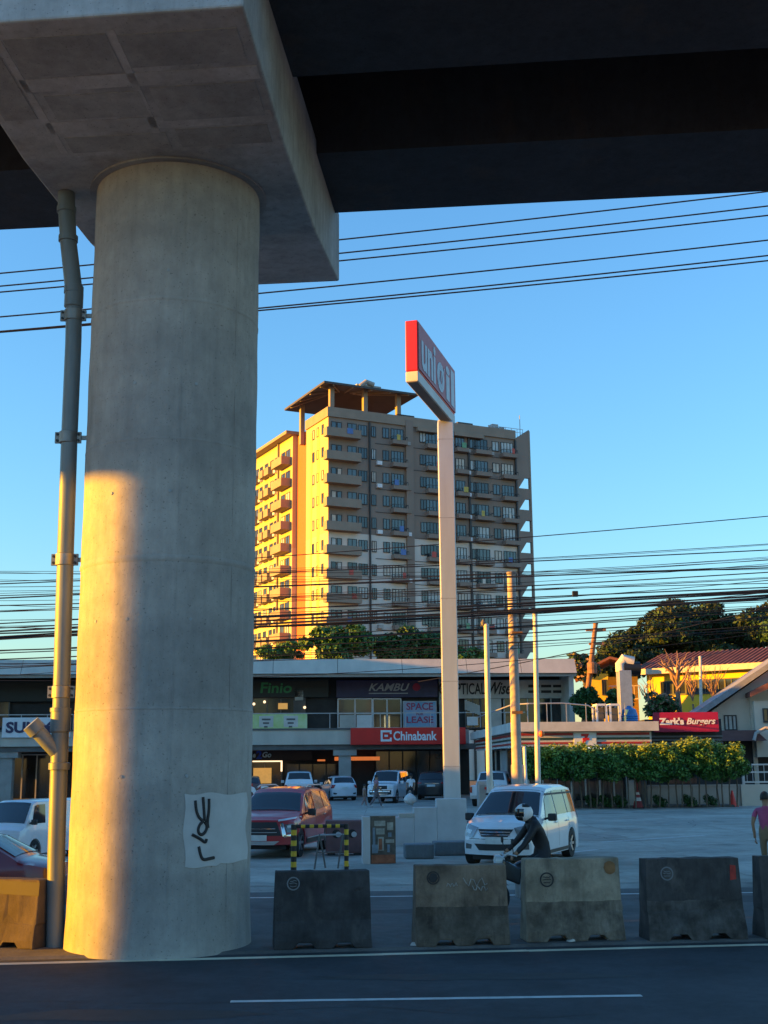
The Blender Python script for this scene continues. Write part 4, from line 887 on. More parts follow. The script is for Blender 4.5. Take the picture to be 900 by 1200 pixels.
# ------------------------------------------------------------------ vehicles
for k, c in dict(white=(.68, .7, .72), red=(.42, .02, .03), dkred=(.07, .006, .01), black=(.015, .017, .02), silver=(.5, .52, .53)).items():
    M['paint_'+k] = mat('paint_'+k, c, .32, var=.04, scale=2.0, coat=.8)
def lerp(a, b, t): return a + (b-a)*t
def smooth(t): t = max(0., min(1., t)); return t*t*(3-2*t)
class Car:
    def __init__(s, name, label, loc, head, L, W, H, wb, rw, top, belt, paint, wx=None, clear=.22, bulge=(.2, .1), tumble=.78, cat='car', group=None, fover=None):
        s.o = thing(name, label, cat, loc, head, group)
        s.L, s.W, s.H, s.rw, s.top_, s.belt_, s.paint, s.clear, s.bulge, s.tumble = L, W, H, rw, top, belt, paint, clear, bulge, tumble
        fo = fover if fover else (L-wb)*.45
        s.wxs = [L/2 - fo, L/2 - fo - wb]
        s.body()
        s.wheels()
    def top(s, x): return float(np.interp(x, [p[0] for p in s.top_], [p[1] for p in s.top_]))
    def belt(s, x): return float(np.interp(x, [p[0] for p in s.belt_], [p[1] for p in s.belt_]))
    def hw(s, x):
        ef, er = s.L/2 - x, x + s.L/2
        return s.W/2*(1 - .10*max(0, 1-ef/.7)**2 - .07*max(0, 1-er/.5)**2)
    def cs(s, x):
        h = s.hw(x); t = s.top(x); be = min(s.belt(x), t-.035); z0 = s.clear + .06*max(0, 1-(s.L/2-x)/.5) + .05*max(0, 1-(x+s.L/2)/.4); zb = z0
        for wx in s.wxs:
            ra = s.rw*1.17; d = abs(x-wx)
            if d < ra: zb = max(zb, s.rw + math.sqrt(ra*ra - d*d))
        f = smooth((t-be)/(s.H-be+1e-6)*1.0)
        y5 = lerp(h*.93, h*s.tumble, f)
        zm = max(lerp(z0, be, .55), zb+.05)
        return [(0, z0), (h*.7, z0), (h*.72, zb), (h*.985, zb), (h*1.0, zm), (h*.985, lerp(zm, be, .75)), (h*.955, be), (y5, t-.045*(1+.3*f)), (y5*.85, t-.012), (y5*.45, t+.006), (0, t+.012)]
    def bx(s, x, y):
        h = s.hw(x)+1e-6; ef, er = s.L/2-x, x+s.L/2
        return x - s.bulge[0]*(y/h)**2*smooth(1-ef/1.1) + s.bulge[1]*(y/h)**2*smooth(1-er/.8)
    def body(s):
        xs = sorted(set([-s.L/2 + s.L*i/90 for i in range(91)] + [p[0] for p in s.top_] + [w+sg*s.rw*1.17*f for w in s.wxs for sg in (-1, 1) for f in (.999, 1.002)]))
        xs = [x for x in xs if -s.L/2 <= x <= s.L/2]
        b = MB(); vs = []; n = 0
        for x in xs:
            c = s.cs(x); row = [(s.bx(x, y), -y, z) for y, z in reversed(c[1:])] + [(s.bx(x, y), y, z) for y, z in c]
            # start at centre bottom, go round
            row = [(s.bx(x, y), y, z) for y, z in c] + [(s.bx(x, y), -y, z) for y, z in reversed(c[1:-1])]
            n = len(row); vs += row
        fs = [(i*n+j, i*n+(j+1) % n, (i+1)*n+(j+1) % n, (i+1)*n+j) for i in range(len(xs)-1) for j in range(n)]
        b.add(vs, fs)
        for x, base in ((xs[0], 0), (xs[-1], (len(xs)-1)*n)):       # ends, in strips
            cc = s.cs(x); ns = 12; b0 = len(b.v)
            for y, z in cc:
                for q in range(ns+1): yy_ = y*(2*q/ns-1); b.v.append((s.bx(x, yy_), yy_, z))
            for j in range(len(cc)-1):
                for q in range(ns): b.f.append((b0+j*(ns+1)+q, b0+j*(ns+1)+q+1, b0+(j+1)*(ns+1)+q+1, b0+(j+1)*(ns+1)+q)); b.mi.append(0)
        s.b = b.build('body', s.paint, s.o, smooth=True)
        dk = MB(); dk.box(-s.L/2+.25, s.L/2-.3, -s.W*.34, s.W*.34, s.clear-.06, s.clear+.35); dk.build('underbody', 'plastic', s.o)
    def wheels(s):
        for wx in s.wxs:
            for sg in (-1, 1):
                r = s.rw; y0 = sg*(s.W/2-.02); y1 = sg*(s.W/2-.23)
                t = MB(); t.lathe([(r*.62, y0), (r*.93, y0), (r, y0*.985+y1*.015), (r, y1), (r*.6, y1)], 28, 'y', (wx, 0, r), False); w = t.build('wheel', 'tyre', s.o, smooth=True)
                q = MB(); q.lathe([(r*.64, y0-sg*.012), (r*.6, y0-sg*.03), (r*.58, y0-sg*.08), (.01, y0-sg*.08)], 24, 'y', (wx, 0, r), False); q.build('rim_dish', 'plastic', w, smooth=True)
                q = MB()
                for k in range(6):
                    a = k*math.pi/3
                    q.bar((wx, y0-sg*.05, r), (wx + r*.62*math.cos(a), y0-sg*.025, r + r*.62*math.sin(a)), .05, .06)
                q.lathe([(r*.16, y0-sg*.015), (r*.16, y0-sg*.06)], 12, 'y', (wx, 0, r)); q.build('rim', 'rim', w)
    def sidey(s, x, z):
        c = s.cs(x)[3:8]; return float(np.interp(z, [p[1] for p in c], [p[0] for p in c]))
    def side_panel(s, name, m, fn, nu, nv, both=True, off=.008, parent=None, sides=(-1, 1)):
        """fn(a,b)->(x,z) on the flank"""
        for sg in sides:
            b = MB()
            def P(i, j):
                x, z = fn(i, j); return (s.bx(x, s.sidey(x, z)), sg*(s.sidey(x, z)+off), z)
            b.grid(P, nu, nv); b.build(name, m, parent or s.o, smooth=True)
    def side_window(s, x0, x1, t0=.12, t1=.9, slant0=0.0, slant1=0.0, m='carglass', sides=(-1, 1)):
        for sg in sides:
            b = MB()
            def P(i, j):
                tt = lerp(t0, t1, j); x = lerp(x0 + slant0*j, x1 + slant1*j, i); c = s.cs(x); p6, p7 = c[6], c[7]
                y, z = lerp(p6[0], p7[0], tt), lerp(p6[1], p7[1], tt); return (s.bx(x, y), sg*(y+.01), z+.003)
            b.grid(P, 8, 4); b.build('side_window', m, s.o, smooth=True)
    def top_panel(s, name, m, x0, x1, f=.93, off=.012, f1=None):
        b = MB()
        def P(i, j):
            x = lerp(x0, x1, i); c = s.cs(x); y7, z7 = c[7]; y8, z8 = c[8]; z9 = c[10][1]
            y = (2*j-1)*y7*(lerp(f, f1, i) if f1 else f); z = float(np.interp(abs(y), [0, c[9][0], y8, y7], [z9, c[9][1], z8, z7]))
            e = .02; sl = (s.top(x+e)-s.top(x-e))/(2*e); q = math.sqrt(1+sl*sl)
            return (s.bx(x, y)-sl/q*off, y, z+off/q)
        b.grid(P, 12, 12); return b.build(name, m, s.o, smooth=True)
    def face(s, name, m, poly, end=1, off=.012, parent=None):
        """panel on the nose (end=1) or tail (-1): poly of (y,z); split along y to follow the curve"""
        ys = [p[0] for p in poly]; y0, y1 = min(ys), max(ys); b = MB(); n = 8
        def zr(y):
            zz = []
            for (a, za), (c, zc) in zip(poly, poly[1:]+poly[:1]):
                if (a-y)*(c-y) <= 0 and abs(a-c) > 1e-9: zz.append(za + (zc-za)*(y-a)/(c-a))
            return (min(zz), max(zz)) if zz else (0, 0)
        x = end*s.L/2
        def X(y, z):   # walk back from the nose or tail until the body surface reaches this height
            for k in range(90):
                xx = end*(s.L/2 - k*.01); c = s.cs(xx); up = [c[q] for q in (10, 9, 8, 7, 6, 5, 4)]
                if np.interp(abs(y), [q[0] for q in up], [q[1] for q in up]) >= z - .004: break
            return s.bx(xx, y) + end*off
        def P(i, j):
            y = lerp(y0+1e-4, y1-1e-4, i); a, c = zr(y); z = lerp(a, c, j); return (X(y, z), y, z)
        b.grid(P, n, 4); return b.build(name, m, parent or s.o, smooth=True)
    def sym(s, name, m, poly, end=1, off=.012):
        r = []
        for sg in (-1, 1): r.append(s.face(name, m, [(y*sg, z) for y, z in poly], end, off))
        return r
    def mirrors(s, x, z, m):
        for sg in (-1, 1):
            y = s.sidey(x, z-.05); b = MB(); b.box(x-.06, x+.08, sg*(y+.06)-.0, sg*(y+.06)+sg*.2, z-.02, z+.15); mi = b.build('mirror', m, s.o, bevel=.03)
            q = MB(); q.bar((x+.03, sg*(y-.03), z+.02), (x+.03, sg*(y+.09), z+.05), .05); q.build('mirror_arm', 'plastic', mi)
    def seams(s, xs, z0, z1):
        for x in xs:
            s.side_panel('door_seam', 'plastic', lambda i, j, x=x: (x-.006+.012*i, lerp(z0, z1, j)), 1, 8, off=.004)
    def handles(s, xs, z, m):
        for x in xs:
            for sg in (-1, 1):
                y = s.sidey(x, z); b = MB(); b.box(x-.09, x+.09, min(sg*y, sg*(y+.04)), max(sg*y, sg*(y+.04)), z-.015, z+.018); b.build('door_handle', m, s.o, bevel=.008)
    def plate(s, z, end=1, w=.2):
        return s.face('number_plate', 'plate', [(-w, z-.07), (w, z-.07), (w, z+.07), (-w, z+.07)], end, .02)

def face_cam(x, y, extra):   # heading for a car whose nose points at the camera, turned by extra
    return math.atan2(-y, -x) + extra

# white people carrier
c = Car('white_mpv', 'white people carrier facing the road behind the motorcycle rider', (3.3, 30.5, .03), R(-113), 4.55, 1.78, 1.76, 2.75, .33,
        [(-2.275, .95), (-2.25, 1.2), (-2.12, 1.55), (-1.95, 1.7), (-1.4, 1.755), (-.3, 1.76), (.25, 1.72), (.55, 1.58), (1.25, 1.12), (1.4, 1.06), (1.95, .95), (2.15, .84), (2.25, .68), (2.275, .6)],
        [(-2.3, 1.0), (-.5, .98), (1.0, .95), (2.3, .85)], 'paint_white', clear=.2, bulge=(.3, .12), tumble=.76)
c.top_panel('windshield', 'carglass', .5, 1.27, .9, f1=.95); c.top_panel('rear_window', 'carglass', -2.2, -2.05, .85)
c.side_window(-.02, .95, slant1=-.32); c.side_window(-1.02, -.1); c.side_window(-1.95, -1.1, slant0=.12)
c.sym('headlight', 'lampgrey', [(.42, .85), (.87, .95), (.88, .68), (.55, .62)], off=.014)
c.sym('headlight_lens', 'lamp', [(.58, .79), (.74, .82), (.74, .74), (.62, .71)], off=.02)
g = c.face('grille', 'plastic', [(-.42, .82), (.42, .82), (.36, .66), (-.36, .66)], off=.012)
for z in (.7, .76): c.face('grille_bar', 'chrome', [(-.36, z-.01), (.36, z-.01), (.36, z+.01), (-.36, z+.01)], off=.02)
c.face('lower_intake', 'plastic', [(-.5, .5), (.5, .5), (.42, .36), (-.42, .36)]); c.sym('fog_lamp', 'lampdark', [(.58, .48), (.75, .5), (.75, .38), (.6, .38)]); c.plate(.57)
c.top_panel('bonnet_gap', 'plastic', 1.30, 1.325, .97, .004); c.top_panel('wiper', 'plastic', 1.26, 1.285, .6, .03); c.face('bumper_gap', 'plastic', [(-.86, .612), (.86, .612), (.86, .6), (-.86, .6)], off=.006); c.top_panel('roof_gap', 'plastic', .40, .415, .98, .004)
c.mirrors(.95, .98, 'plastic'); c.seams((.98, -.06, -1.06), .35, 1.0); c.handles((.15, -.85), .9, 'paint_white')
c.side_panel('door_visor', 'plastic', lambda i, j: (lerp(-1.9, .6, i), lerp(1.53, 1.575, j)), 16, 1, off=.02)
c.side_panel('sill_trim', 'plastic', lambda i, j: (lerp(-.95, 1.05, i), lerp(.22, .3, j)), 10, 1, off=.01)
c.sym('tail_light', 'tail', [(.62, 1.25), (.8, 1.2), (.84, .9), (.66, .9)], -1); c.plate(.75, -1)

# red crossover
c = Car('red_crossover', 'dark red crossover parked facing the road beside the pier', (-2.75, 33.6, .03), R(-101), 4.5, 1.8, 1.7, 2.78, .35,
        [(-2.25, .95), (-2.2, 1.2), (-2.0, 1.5), (-1.75, 1.62), (-1.2, 1.68), (-.2, 1.7), (.3, 1.66), (.6, 1.52), (1.22, 1.14), (1.4, 1.1), (1.95, 1.0), (2.15, .92), (2.22, .72), (2.25, .6)],
        [(-2.3, 1.12), (-.5, 1.04), (1.0, .98), (2.3, .9)], 'paint_red', clear=.27, bulge=(.28, .12), tumble=.76)
c.top_panel('windshield', 'carglass', .52, 1.24, .9, f1=.95); c.side_window(-.02, .92, slant1=-.3, m='glass_sky'); c.side_window(-1.0, -.1, m='glass_sky'); c.side_window(-1.85, -1.1, slant0=.1, m='glass_sky')
c.sym('running_lamp', 'lamp', [(.45, .94), (.86, 1.0), (.86, .96), (.45, .89)], off=.014)
c.sym('chrome_blade', 'chrome', [(.5, .86), (.57, .87), (.66, .55), (.58, .53)], off=.02); c.sym('chrome_blade', 'chrome', [(.58, .55), (.86, .6), (.86, .55), (.6, .5)], off=.02)
c.sym('headlight', 'lampdark', [(.6, .82), (.86, .84), (.86, .64), (.66, .62)], off=.012); c.sym('headlight_lens', 'lamp', [(.66, .79), (.84, .81), (.84, .74), (.68, .73)], off=.018)
c.face('grille', 'plastic', [(-.48, .88), (.48, .88), (.55, .55), (-.55, .55)]); c.face('skid_plate', 'silver' if 'silver' in M else 'steel', [(-.5, .42), (.5, .42), (.4, .33), (-.4, .33)]); c.plate(.5)
c.top_panel('bonnet_gap', 'plastic', 1.27, 1.295, .97, .004); c.top_panel('wiper', 'plastic', 1.22, 1.245, .6, .03); c.face('grille_bar', 'chrome', [(-.4, .73), (.4, .73), (.4, .71), (-.4, .71)], off=.03); c.face('grille_bar', 'steel', [(-.44, .64), (.44, .64), (.44, .625), (-.44, .625)], off=.03)
c.mirrors(.92, 1.02, 'plastic'); c.seams((.98, -.06, -1.05), .42, 1.05); c.handles((.12, -.9), .97, 'chrome')
c.side_panel('sill_cladding', 'plastic', lambda i, j: (lerp(-.98, 1.0, i), lerp(.3, .42, j)), 10, 2, off=.012); c.side_panel('sill_chrome', 'chrome', lambda i, j: (lerp(-.9, .95, i), lerp(.42, .455, j)), 10, 1, off=.018)
for sg in (-1, 1):
    b = MB(); b.tube([(-1.7, sg*.62, 1.66), (-1.4, sg*.64, 1.735), (0, sg*.66, 1.745), (.25, sg*.66, 1.69)], .022, 6); b.build('roof_rail', 'steel', c.o)

# white sport utility, nose to the camera
def P0(u, v): p = atz(u, v); return (p.x, p.y, .03)
p = P0(456, 942)
c = Car('white_suv', 'white upright sport utility parked nose out beside the walkers', (p[0], p[1]+2.2, .03), R(-90-14), 4.4, 1.75, 1.85, 2.7, .37,
        [(-2.2, 1.0), (-2.18, 1.5), (-2.05, 1.78), (-1.2, 1.85), (.2, 1.84), (.45, 1.78), (.95, 1.25), (1.1, 1.17), (2.05, 1.08), (2.17, .95), (2.2, .65)],
        [(-2.3, 1.12), (2.3, 1.02)], 'paint_white', clear=.32, bulge=(.14, .06), tumble=.84)
c.top_panel('windshield', 'carglass', .42, .98, .9); c.side_window(-.1, .7, slant1=-.2); c.side_window(-1.0, -.2); c.side_window(-2.0, -1.1)
c.sym('headlight', 'lamp', [(.45, 1.02), (.82, 1.0), (.82, .82), (.5, .8)]); c.face('grille', 'plastic', [(-.42, 1.0), (.42, 1.0), (.42, .8), (-.42, .8)]); c.face('bumper', 'plastic', [(-.82, .74), (.82, .74), (.8, .5), (-.8, .5)], off=.03); c.face('badge', 'chrome', [(-.1, .92), (.1, .92), (.1, .88), (-.1, .88)], off=.03)
c.face('bull_bar', 'chrome', [(-.6, .72), (.6, .72), (.6, .64), (-.6, .64)], off=.09); c.face('bull_bar', 'chrome', [(-.5, .55), (.5, .55), (.45, .48), (-.45, .48)], off=.09); c.plate(.6); c.mirrors(.75, 1.1, 'paint_white')
# white hatchback, tail to the camera
p = P0(399, 939)
c = Car('white_hatchback', 'white hatchback parked tail out left of the white sport utility', (p[0]-.2, p[1]+2.1, .03), R(90+14), 4.0, 1.7, 1.5, 2.5, .3,
        [(-2.0, .7), (-1.98, .95), (-1.9, 1.05), (-1.5, 1.4), (-1.2, 1.47), (-.1, 1.5), (.3, 1.46), (1.05, 1.0), (1.75, .88), (1.95, .75), (2.0, .6)],
        [(-2.0, .98), (2.0, .88)], 'paint_white', bulge=(.25, .2), tumble=.74)
c.top_panel('rear_window', 'carglass', -1.86, -1.48, .88); c.side_window(-.1, .75, slant1=-.25); c.side_window(-1.2, -.2)
c.sym('tail_light', 'tail', [(.58, .98), (.83, .98), (.83, .74), (.68, .78)], -1, .03); c.face('rear_bumper', 'paint_white', [(-.8, .55), (.8, .55), (.78, .3), (-.78, .3)], -1, .04); c.sym('reflector', 'plastic', [(.5, .46), (.72, .5), (.72, .4), (.55, .38)], -1, .05); c.plate(.78, -1); c.top_panel('windshield', 'carglass', .32, 1.0, .9); c.mirrors(.75, .95, 'paint_white')
# dark sport utility, tail to the camera
p = P0(508, 938)
c = Car('dark_suv', 'black sport utility parked tail out beside the sign pole', (p[0]+.1, p[1]+2.3, .03), R(90-6), 4.6, 1.85, 1.75, 2.7, .36,
        [(-2.3, .8), (-2.27, 1.05), (-2.2, 1.2), (-1.85, 1.6), (-1.5, 1.7), (-.2, 1.75), (.4, 1.68), (1.2, 1.12), (2.1, .98), (2.25, .8), (2.3, .65)],
        [(-2.3, 1.1), (2.3, 1.0)], 'paint_black', clear=.27, bulge=(.25, .16), tumble=.76)
c.top_panel('rear_window', 'carglass', -2.16, -1.82, .88); c.sym('tail_light', 'tail', [(.6, 1.1), (.86, 1.08), (.86, .98), (.62, 1.0)], -1, .03); c.plate(.88, -1, .26); c.face('tailgate_trim', 'chrome', [(-.5, 1.02), (.5, 1.02), (.5, .99), (-.5, .99)], -1, .03); c.side_window(-.1, .85, slant1=-.3); c.side_window(-1.2, -.2)
# pickups, tails to the camera
def pickup(name, label, u, v, turn, lit=True, dy=2.5):
    p = P0(u, v)
    c = Car(name, label, (p[0], p[1]+dy, .03), R(90+turn), 5.2, 1.85, 1.82, 3.1, .38,
        [(-2.6, 1.08), (-2.58, 1.12), (-.75, 1.12), (-.68, 1.3), (-.5, 1.72), (-.3, 1.79), (.6, 1.82), (.95, 1.72), (1.5, 1.2), (1.65, 1.13), (2.4, 1.05), (2.57, .85), (2.6, .65)],
        [(-2.6, 1.1), (2.6, 1.06)], 'paint_white', clear=.38, bulge=(.2, .03), tumble=.78, cat='pickup')
    c.top_panel('rear_window', 'carglass', -.66, -.5, .85); c.side_window(.5, 1.25, slant1=-.3); c.side_window(-.3, .4)
    c.sym('tail_light', 'tail', [(.74, 1.04), (.9, 1.04), (.9, .72), (.74, .72)], -1, .03); c.face('tailgate', 'paint_white', [(-.7, 1.05), (.7, 1.05), (.7, .62), (-.7, .62)], -1, .02); c.face('tailgate_handle', 'plastic', [(-.12, .98), (.12, .98), (.12, .9), (-.12, .9)], -1, .035)
    c.face('rear_bumper', 'steel', [(-.85, .58), (.85, .58), (.85, .42), (-.85, .42)], -1, .1); c.plate(.52, -1); c.mirrors(1.2, 1.12, 'paint_white'); c.face('tailgate_lettering', 'plastic', [(-.4, .84), (.4, .84), (.4, .78), (-.4, .78)], -1, .03)
    return c
pickup('white_pickup', 'white pickup parked tail out behind the red crossover', 347, 941, 4)
pickup('white_pickup', 'white pickup seen between the poles in front of the striped store', 584, 946, -14)
# red cars at the left
p = P0(303, 941)
c = Car('red_car', 'dark red car half hidden by the pier left of the white pickup', (p[0]-.9, p[1]+2.6, .03), R(90+5), 4.2, 1.7, 1.55, 2.5, .3, [(-2.1, .8), (-2.05, 1.1), (-1.5, 1.45), (-1.1, 1.52), (0, 1.55), (.4, 1.48), (1.15, 1.0), (1.9, .85), (2.1, .6)], [(-2.1, 1.0), (2.1, .9)], 'paint_dkred')
c.top_panel('rear_window', 'carglass', -1.98, -1.52, .88); c.sym('tail_light', 'tail', [(.55, .95), (.8, .95), (.8, .8), (.6, .8)], -1, .03); c.side_window(-1.2, .75); c.plate(.7, -1)
c = Car('maroon_sedan', 'maroon sedan behind the tan barrier at the left edge', (-6.9, 19.5, .03), R(180), 4.5, 1.75, 1.48, 2.6, .32,
        [(-2.25, .75), (-2.2, .95), (-1.6, 1.05), (-.95, 1.4), (-.6, 1.47), (.2, 1.48), (.5, 1.42), (1.2, 1.0), (1.4, .95), (2.05, .82), (2.25, .62)], [(-2.3, .98), (2.3, .88)], 'paint_dkred', bulge=(.25, .16), tumble=.72)
c.top_panel('windshield', 'carglass', .55, 1.15, .9); c.top_panel('rear_window', 'carglass', -1.5, -1.0, .88); c.side_window(-.05, .85, slant1=-.25); c.side_window(-.95, -.12, slant0=.1); c.o.scale = (.9, .9, .9); c.seams((-.08, .9), .3, .95); c.handles((.1, -.85), .84, 'paint_dkred'); c.mirrors(.85, .95, 'paint_dkred'); c.sym('headlight', 'lamp', [(.5, .78), (.8, .8), (.8, .66), (.55, .64)])
c = Car('white_van', 'white cab van at the left edge behind the maroon sedan', (-9.0, 32.5, .03), R(-90-20), 4.6, 1.75, 1.98, 2.5, .33,
        [(-2.3, 1.9), (-2.25, 1.96), (-.2, 1.98), (1.2, 1.96), (1.45, 1.88), (1.85, 1.25), (2.0, 1.12), (2.2, 1.02), (2.28, .8), (2.3, .5)], [(-2.3, 1.15), (2.3, 1.1)], 'paint_white', bulge=(.12, .03), tumble=.88)
c.top_panel('windshield', 'carglass', 1.42, 1.86, .9); c.side_window(.75, 1.55, slant1=-.2); c.sym('headlight', 'lamp', [(.5, .9), (.78, .9), (.78, .72), (.5, .72)]); c.face('grille', 'plastic', [(-.45, .88), (.45, .88), (.45, .76), (-.45, .76)]); c.plate(.55); c.mirrors(1.6, 1.2, 'plastic'); c.seams((.6,), .4, 1.1); c.o.scale = (.72, .72, .74)

# ------------------------------------------------------------------ people: one skinned surface each
def skin_body(segs, mats, finger_hands=(), name='person', label='', loc=(0, 0, 0), rz=0.0, cat='person', sub=1, flat=None):
    """segs: list of (p, rp, q, rq, material index); joints are shared by position"""
    idx = {}; vs = []; rad = []; es = []
    def V_(p, r):
        k = tuple(round(c, 3) for c in p)
        if k not in idx: idx[k] = len(vs); vs.append(k); rad.append(r)
        return idx[k]
    for p, rp, q, rq, m in segs: es.append((V_(p, rp), V_(q, rq)))
    me = bpy.data.meshes.new('sk'); me.from_pydata(vs, es, []); o = bpy.data.objects.new('sk', me); COL.objects.link(o)
    md = o.modifiers.new('s', 'SKIN'); md.use_smooth_shade = True
    if not me.skin_vertices: me.skin_vertices.new() if hasattr(me.skin_vertices, 'new') else None
    for i, sv in enumerate(me.skin_vertices[0].data):
        rr = rad[i] if isinstance(rad[i], tuple) else (rad[i], rad[i]); sv.radius = rr; sv.use_root = (i == 0)
    s2 = o.modifiers.new('d', 'SUBSURF'); s2.levels = sub; s2.render_levels = sub
    dg = bpy.context.evaluated_depsgraph_get(); ev = bpy.data.meshes.new_from_object(o.evaluated_get(dg)); bpy.data.objects.remove(o)
    ev.materials.clear()
    for m in mats: ev.materials.append(M[m])
    A = np.array([s[0] for s in segs]); B = np.array([s[2] for s in segs]); mi = [s[4] for s in segs]
    out = []
    for p in ev.polygons:
        c = np.array(p.center); d = B-A; t = np.clip(((c-A)*d).sum(1)/((d*d).sum(1)+1e-9), 0, 1); q = A+d*t[:, None]
        out.append(mi[int(((q-c)**2).sum(1).argmin())])
    ev.polygons.foreach_set('material_index', out); ev.polygons.foreach_set('use_smooth', [True]*len(ev.polygons))
    # fingers: separate tapered chains rooted in the palm, joined into the same mesh
    if finger_hands:
        bm = bmesh.new(); bm.from_mesh(ev)
        for hp, hd, side, mi_ in finger_hands:
            hp, hd, side = Vector(hp), Vector(hd).normalized(), Vector(side).normalized(); curl = hd.cross(side)
            for k in range(5):
                f = MB()
                if k == 4: pts = [hp + side*.03, hp + side*.05 + hd*.03, hp + side*.045 + hd*.06]; rs = [.011, .01, .007]
                else:
                    r0 = hp + side*(.03-.02*k) + hd*.04; ln_ = (.07, .08, .075, .055)[k]; pts = [r0, r0 + hd*ln_*.5 + curl*.008, r0 + hd*ln_*.8 + curl*.03]; rs = [.0095, .009, .007]
                f.tube(pts, rs, 6)
                nv = [bm.verts.new(q) for q in f.v]
                for fc in f.f:
                    try: g_ = bm.faces.new([nv[i] for i in fc]); g_.material_index = mi_; g_.smooth = True
                    except ValueError: pass
        bm.to_mesh(ev); bm.free()
    from mathutils import noise as mno
    for v_ in ev.vertices: v_.co += v_.normal * (mno.noise(v_.co*9)*.010 + mno.noise(v_.co*22)*.005)
    ev.name = name
    ob = bpy.data.objects.new(name, ev); COL.objects.link(ob); ob.location = loc; ob.rotation_euler = (0, 0, rz)
    return tag(ob, label, cat)
mm('skin', (.32, .18, .11), .6); mm('hair', (.012, .01, .009), .6); mm('pinkshirt', (.38, .07, .17), .8, var=.15, scale=9); mm('khaki', (.25, .17, .1), .8); mm('jacket', (.012, .013, .016), .65, var=.3, scale=6); mm('trouser', (.025, .025, .03), .8)
mm('floral', (.28, .07, .1), .8, col2=(.45, .3, .3), scale=14); mm('greydress', (.14, .12, .13), .8, var=.3, scale=12); mm('childcloth', (.3, .2, .18), .8, var=.2); mm('whiteshirt', (.7, .72, .74), .7); mm('shoe', (.5, .48, .46), .7); mm('bagwhite', (.6, .58, .55), .4, var=.15, scale=7)

def walker(h, stride, mats, arms=((.1, 0), (-.1, 0)), narrow=1.0, fingers=False, name='person', label='', loc=(0, 0, 0), rz=0.0, shorts=False, dress=False):
    """standing or walking figure, facing +x; mats = skin, top, legs, shoe"""
    s = h/1.7; S = []; TOP, LEG, SK, SHO = 1, 2, 0, 3
    hip = (0, 0, .93*s); wa = (0, 0, 1.08*s); ch = (.01*s, 0, 1.28*s); nb = (.0, 0, 1.44*s); nk = (.01*s, 0, 1.5*s); hd = (.03*s, 0, 1.58*s); ht = (.02*s, 0, 1.66*s)
    r = lambda a, b=None: (a*s*narrow, (b or a)*s*narrow)
    S += [(hip, r(.12, .15), wa, r(.105, .135), LEG if not dress else TOP), (wa, r(.105, .135), ch, r(.12, .165), TOP), (ch, r(.12, .165), nb, r(.075, .1), TOP), (nb, r(.075, .1), nk, r(.052), SK), (nk, r(.052), hd, r(.085, .075), SK), (hd, r(.085, .075), ht, r(.075, .07), SK)]
    hands = []
    for sg, st, arm in ((1, stride, arms[0]), (-1, -stride, arms[1])):
        hp = (0, sg*.09*s, .88*s); kn = (st*.5*s+.03*s, sg*.095*s, .49*s); an = (st*s - (.06*s if st < 0 else 0), sg*.09*s, .085*s + (.05*s if st < 0 else 0)); toe = (an[0]+.16*s, sg*.1*s, .035*s + (.0 if st >= 0 else .01))
        S += [(hip, r(.12, .15), hp, r(.095), LEG), (hp, r(.095), kn, r(.06), LEG), (kn, r(.06), an, r(.042), SK if shorts else LEG), (an, r(.042), toe, r(.035, .045), SHO)]
        sh = (0, sg*.18*s, 1.4*s); el = (arm[0]*.6*s-.03*s, sg*(.23+arm[1])*s, 1.13*s); wr = (arm[0]*1.6*s+.04*s, sg*(.22+arm[1])*s, .9*s); hn = (arm[0]*1.8*s+.06*s, sg*(.215+arm[1])*s, .83*s)
        mid = tuple((sh[i]*.45+el[i]*.55) for i in range(3))
        S += [(ch, r(.12, .165), sh, r(.06), TOP), (sh, r(.06), mid, r(.052), TOP), (mid, r(.052), el, r(.04), SK), (el, r(.04), wr, r(.029), SK), (wr, r(.029), hn, r(.02, .035), SK)]
        hands.append((hn, (.15, 0, -1), (1, 0, 0), SK))
    o = skin_body(S, mats, hands if fingers else (), name, label, loc, rz)
    # hair, ears and face
    b = MB(); c = (.015*s, 0, 1.625*s); n = 10
    b.grid(lambda i, j: (c[0] - .012*s + .105*s*math.sin(math.pi*.62*j)*math.cos(2*math.pi*i), c[1] + .092*s*math.sin(math.pi*.62*j)*math.sin(2*math.pi*i), c[2] + .015*s + .118*s*math.cos(math.pi*.62*j)), 16, 8)
    b.build('hair', 'hair', o, smooth=True)
    f = MB()
    f.prism([(.118*s, 1.6*s), (.14*s, 1.572*s), (.115*s, 1.568*s)], -.012*s, .012*s, 'y'); f.build('nose', 'skin', o)
    for sg in (-1, 1):
        f = MB(); f.ball((.108*s, sg*.032*s, 1.608*s), .011*s, 5); f.build('eye', 'black', o); f = MB(); f.ball((.02*s, sg*.083*s, 1.595*s), .022*s, 6); f.build('ear', 'skin', o)
    f = MB(); f.box(.108*s, .116*s, -.022*s, .022*s, 1.542*s, 1.548*s); f.build('mouth', 'maroon', o)
    return o
p = atz(903, 1036)
walker(1.66, .14, ['skin', 'pinkshirt', 'khaki', 'shoe'], arms=((-.02, .03), (.05, .02)), fingers=True, name='person', label='person in a pink shirt walking at the right edge', loc=(p.x, p.y, .03), rz=R(60), shorts=True)
p = atz(441, 947)
walker(1.65, .3, ['skin', 'floral', 'greydress', 'shoe'], arms=((.2, .04), (-.18, .04)), narrow=1.25, name='person', label='person in a red floral top crossing the forecourt with a child', loc=(p.x, p.y, .03), rz=R(10))
p = atz(427, 946)
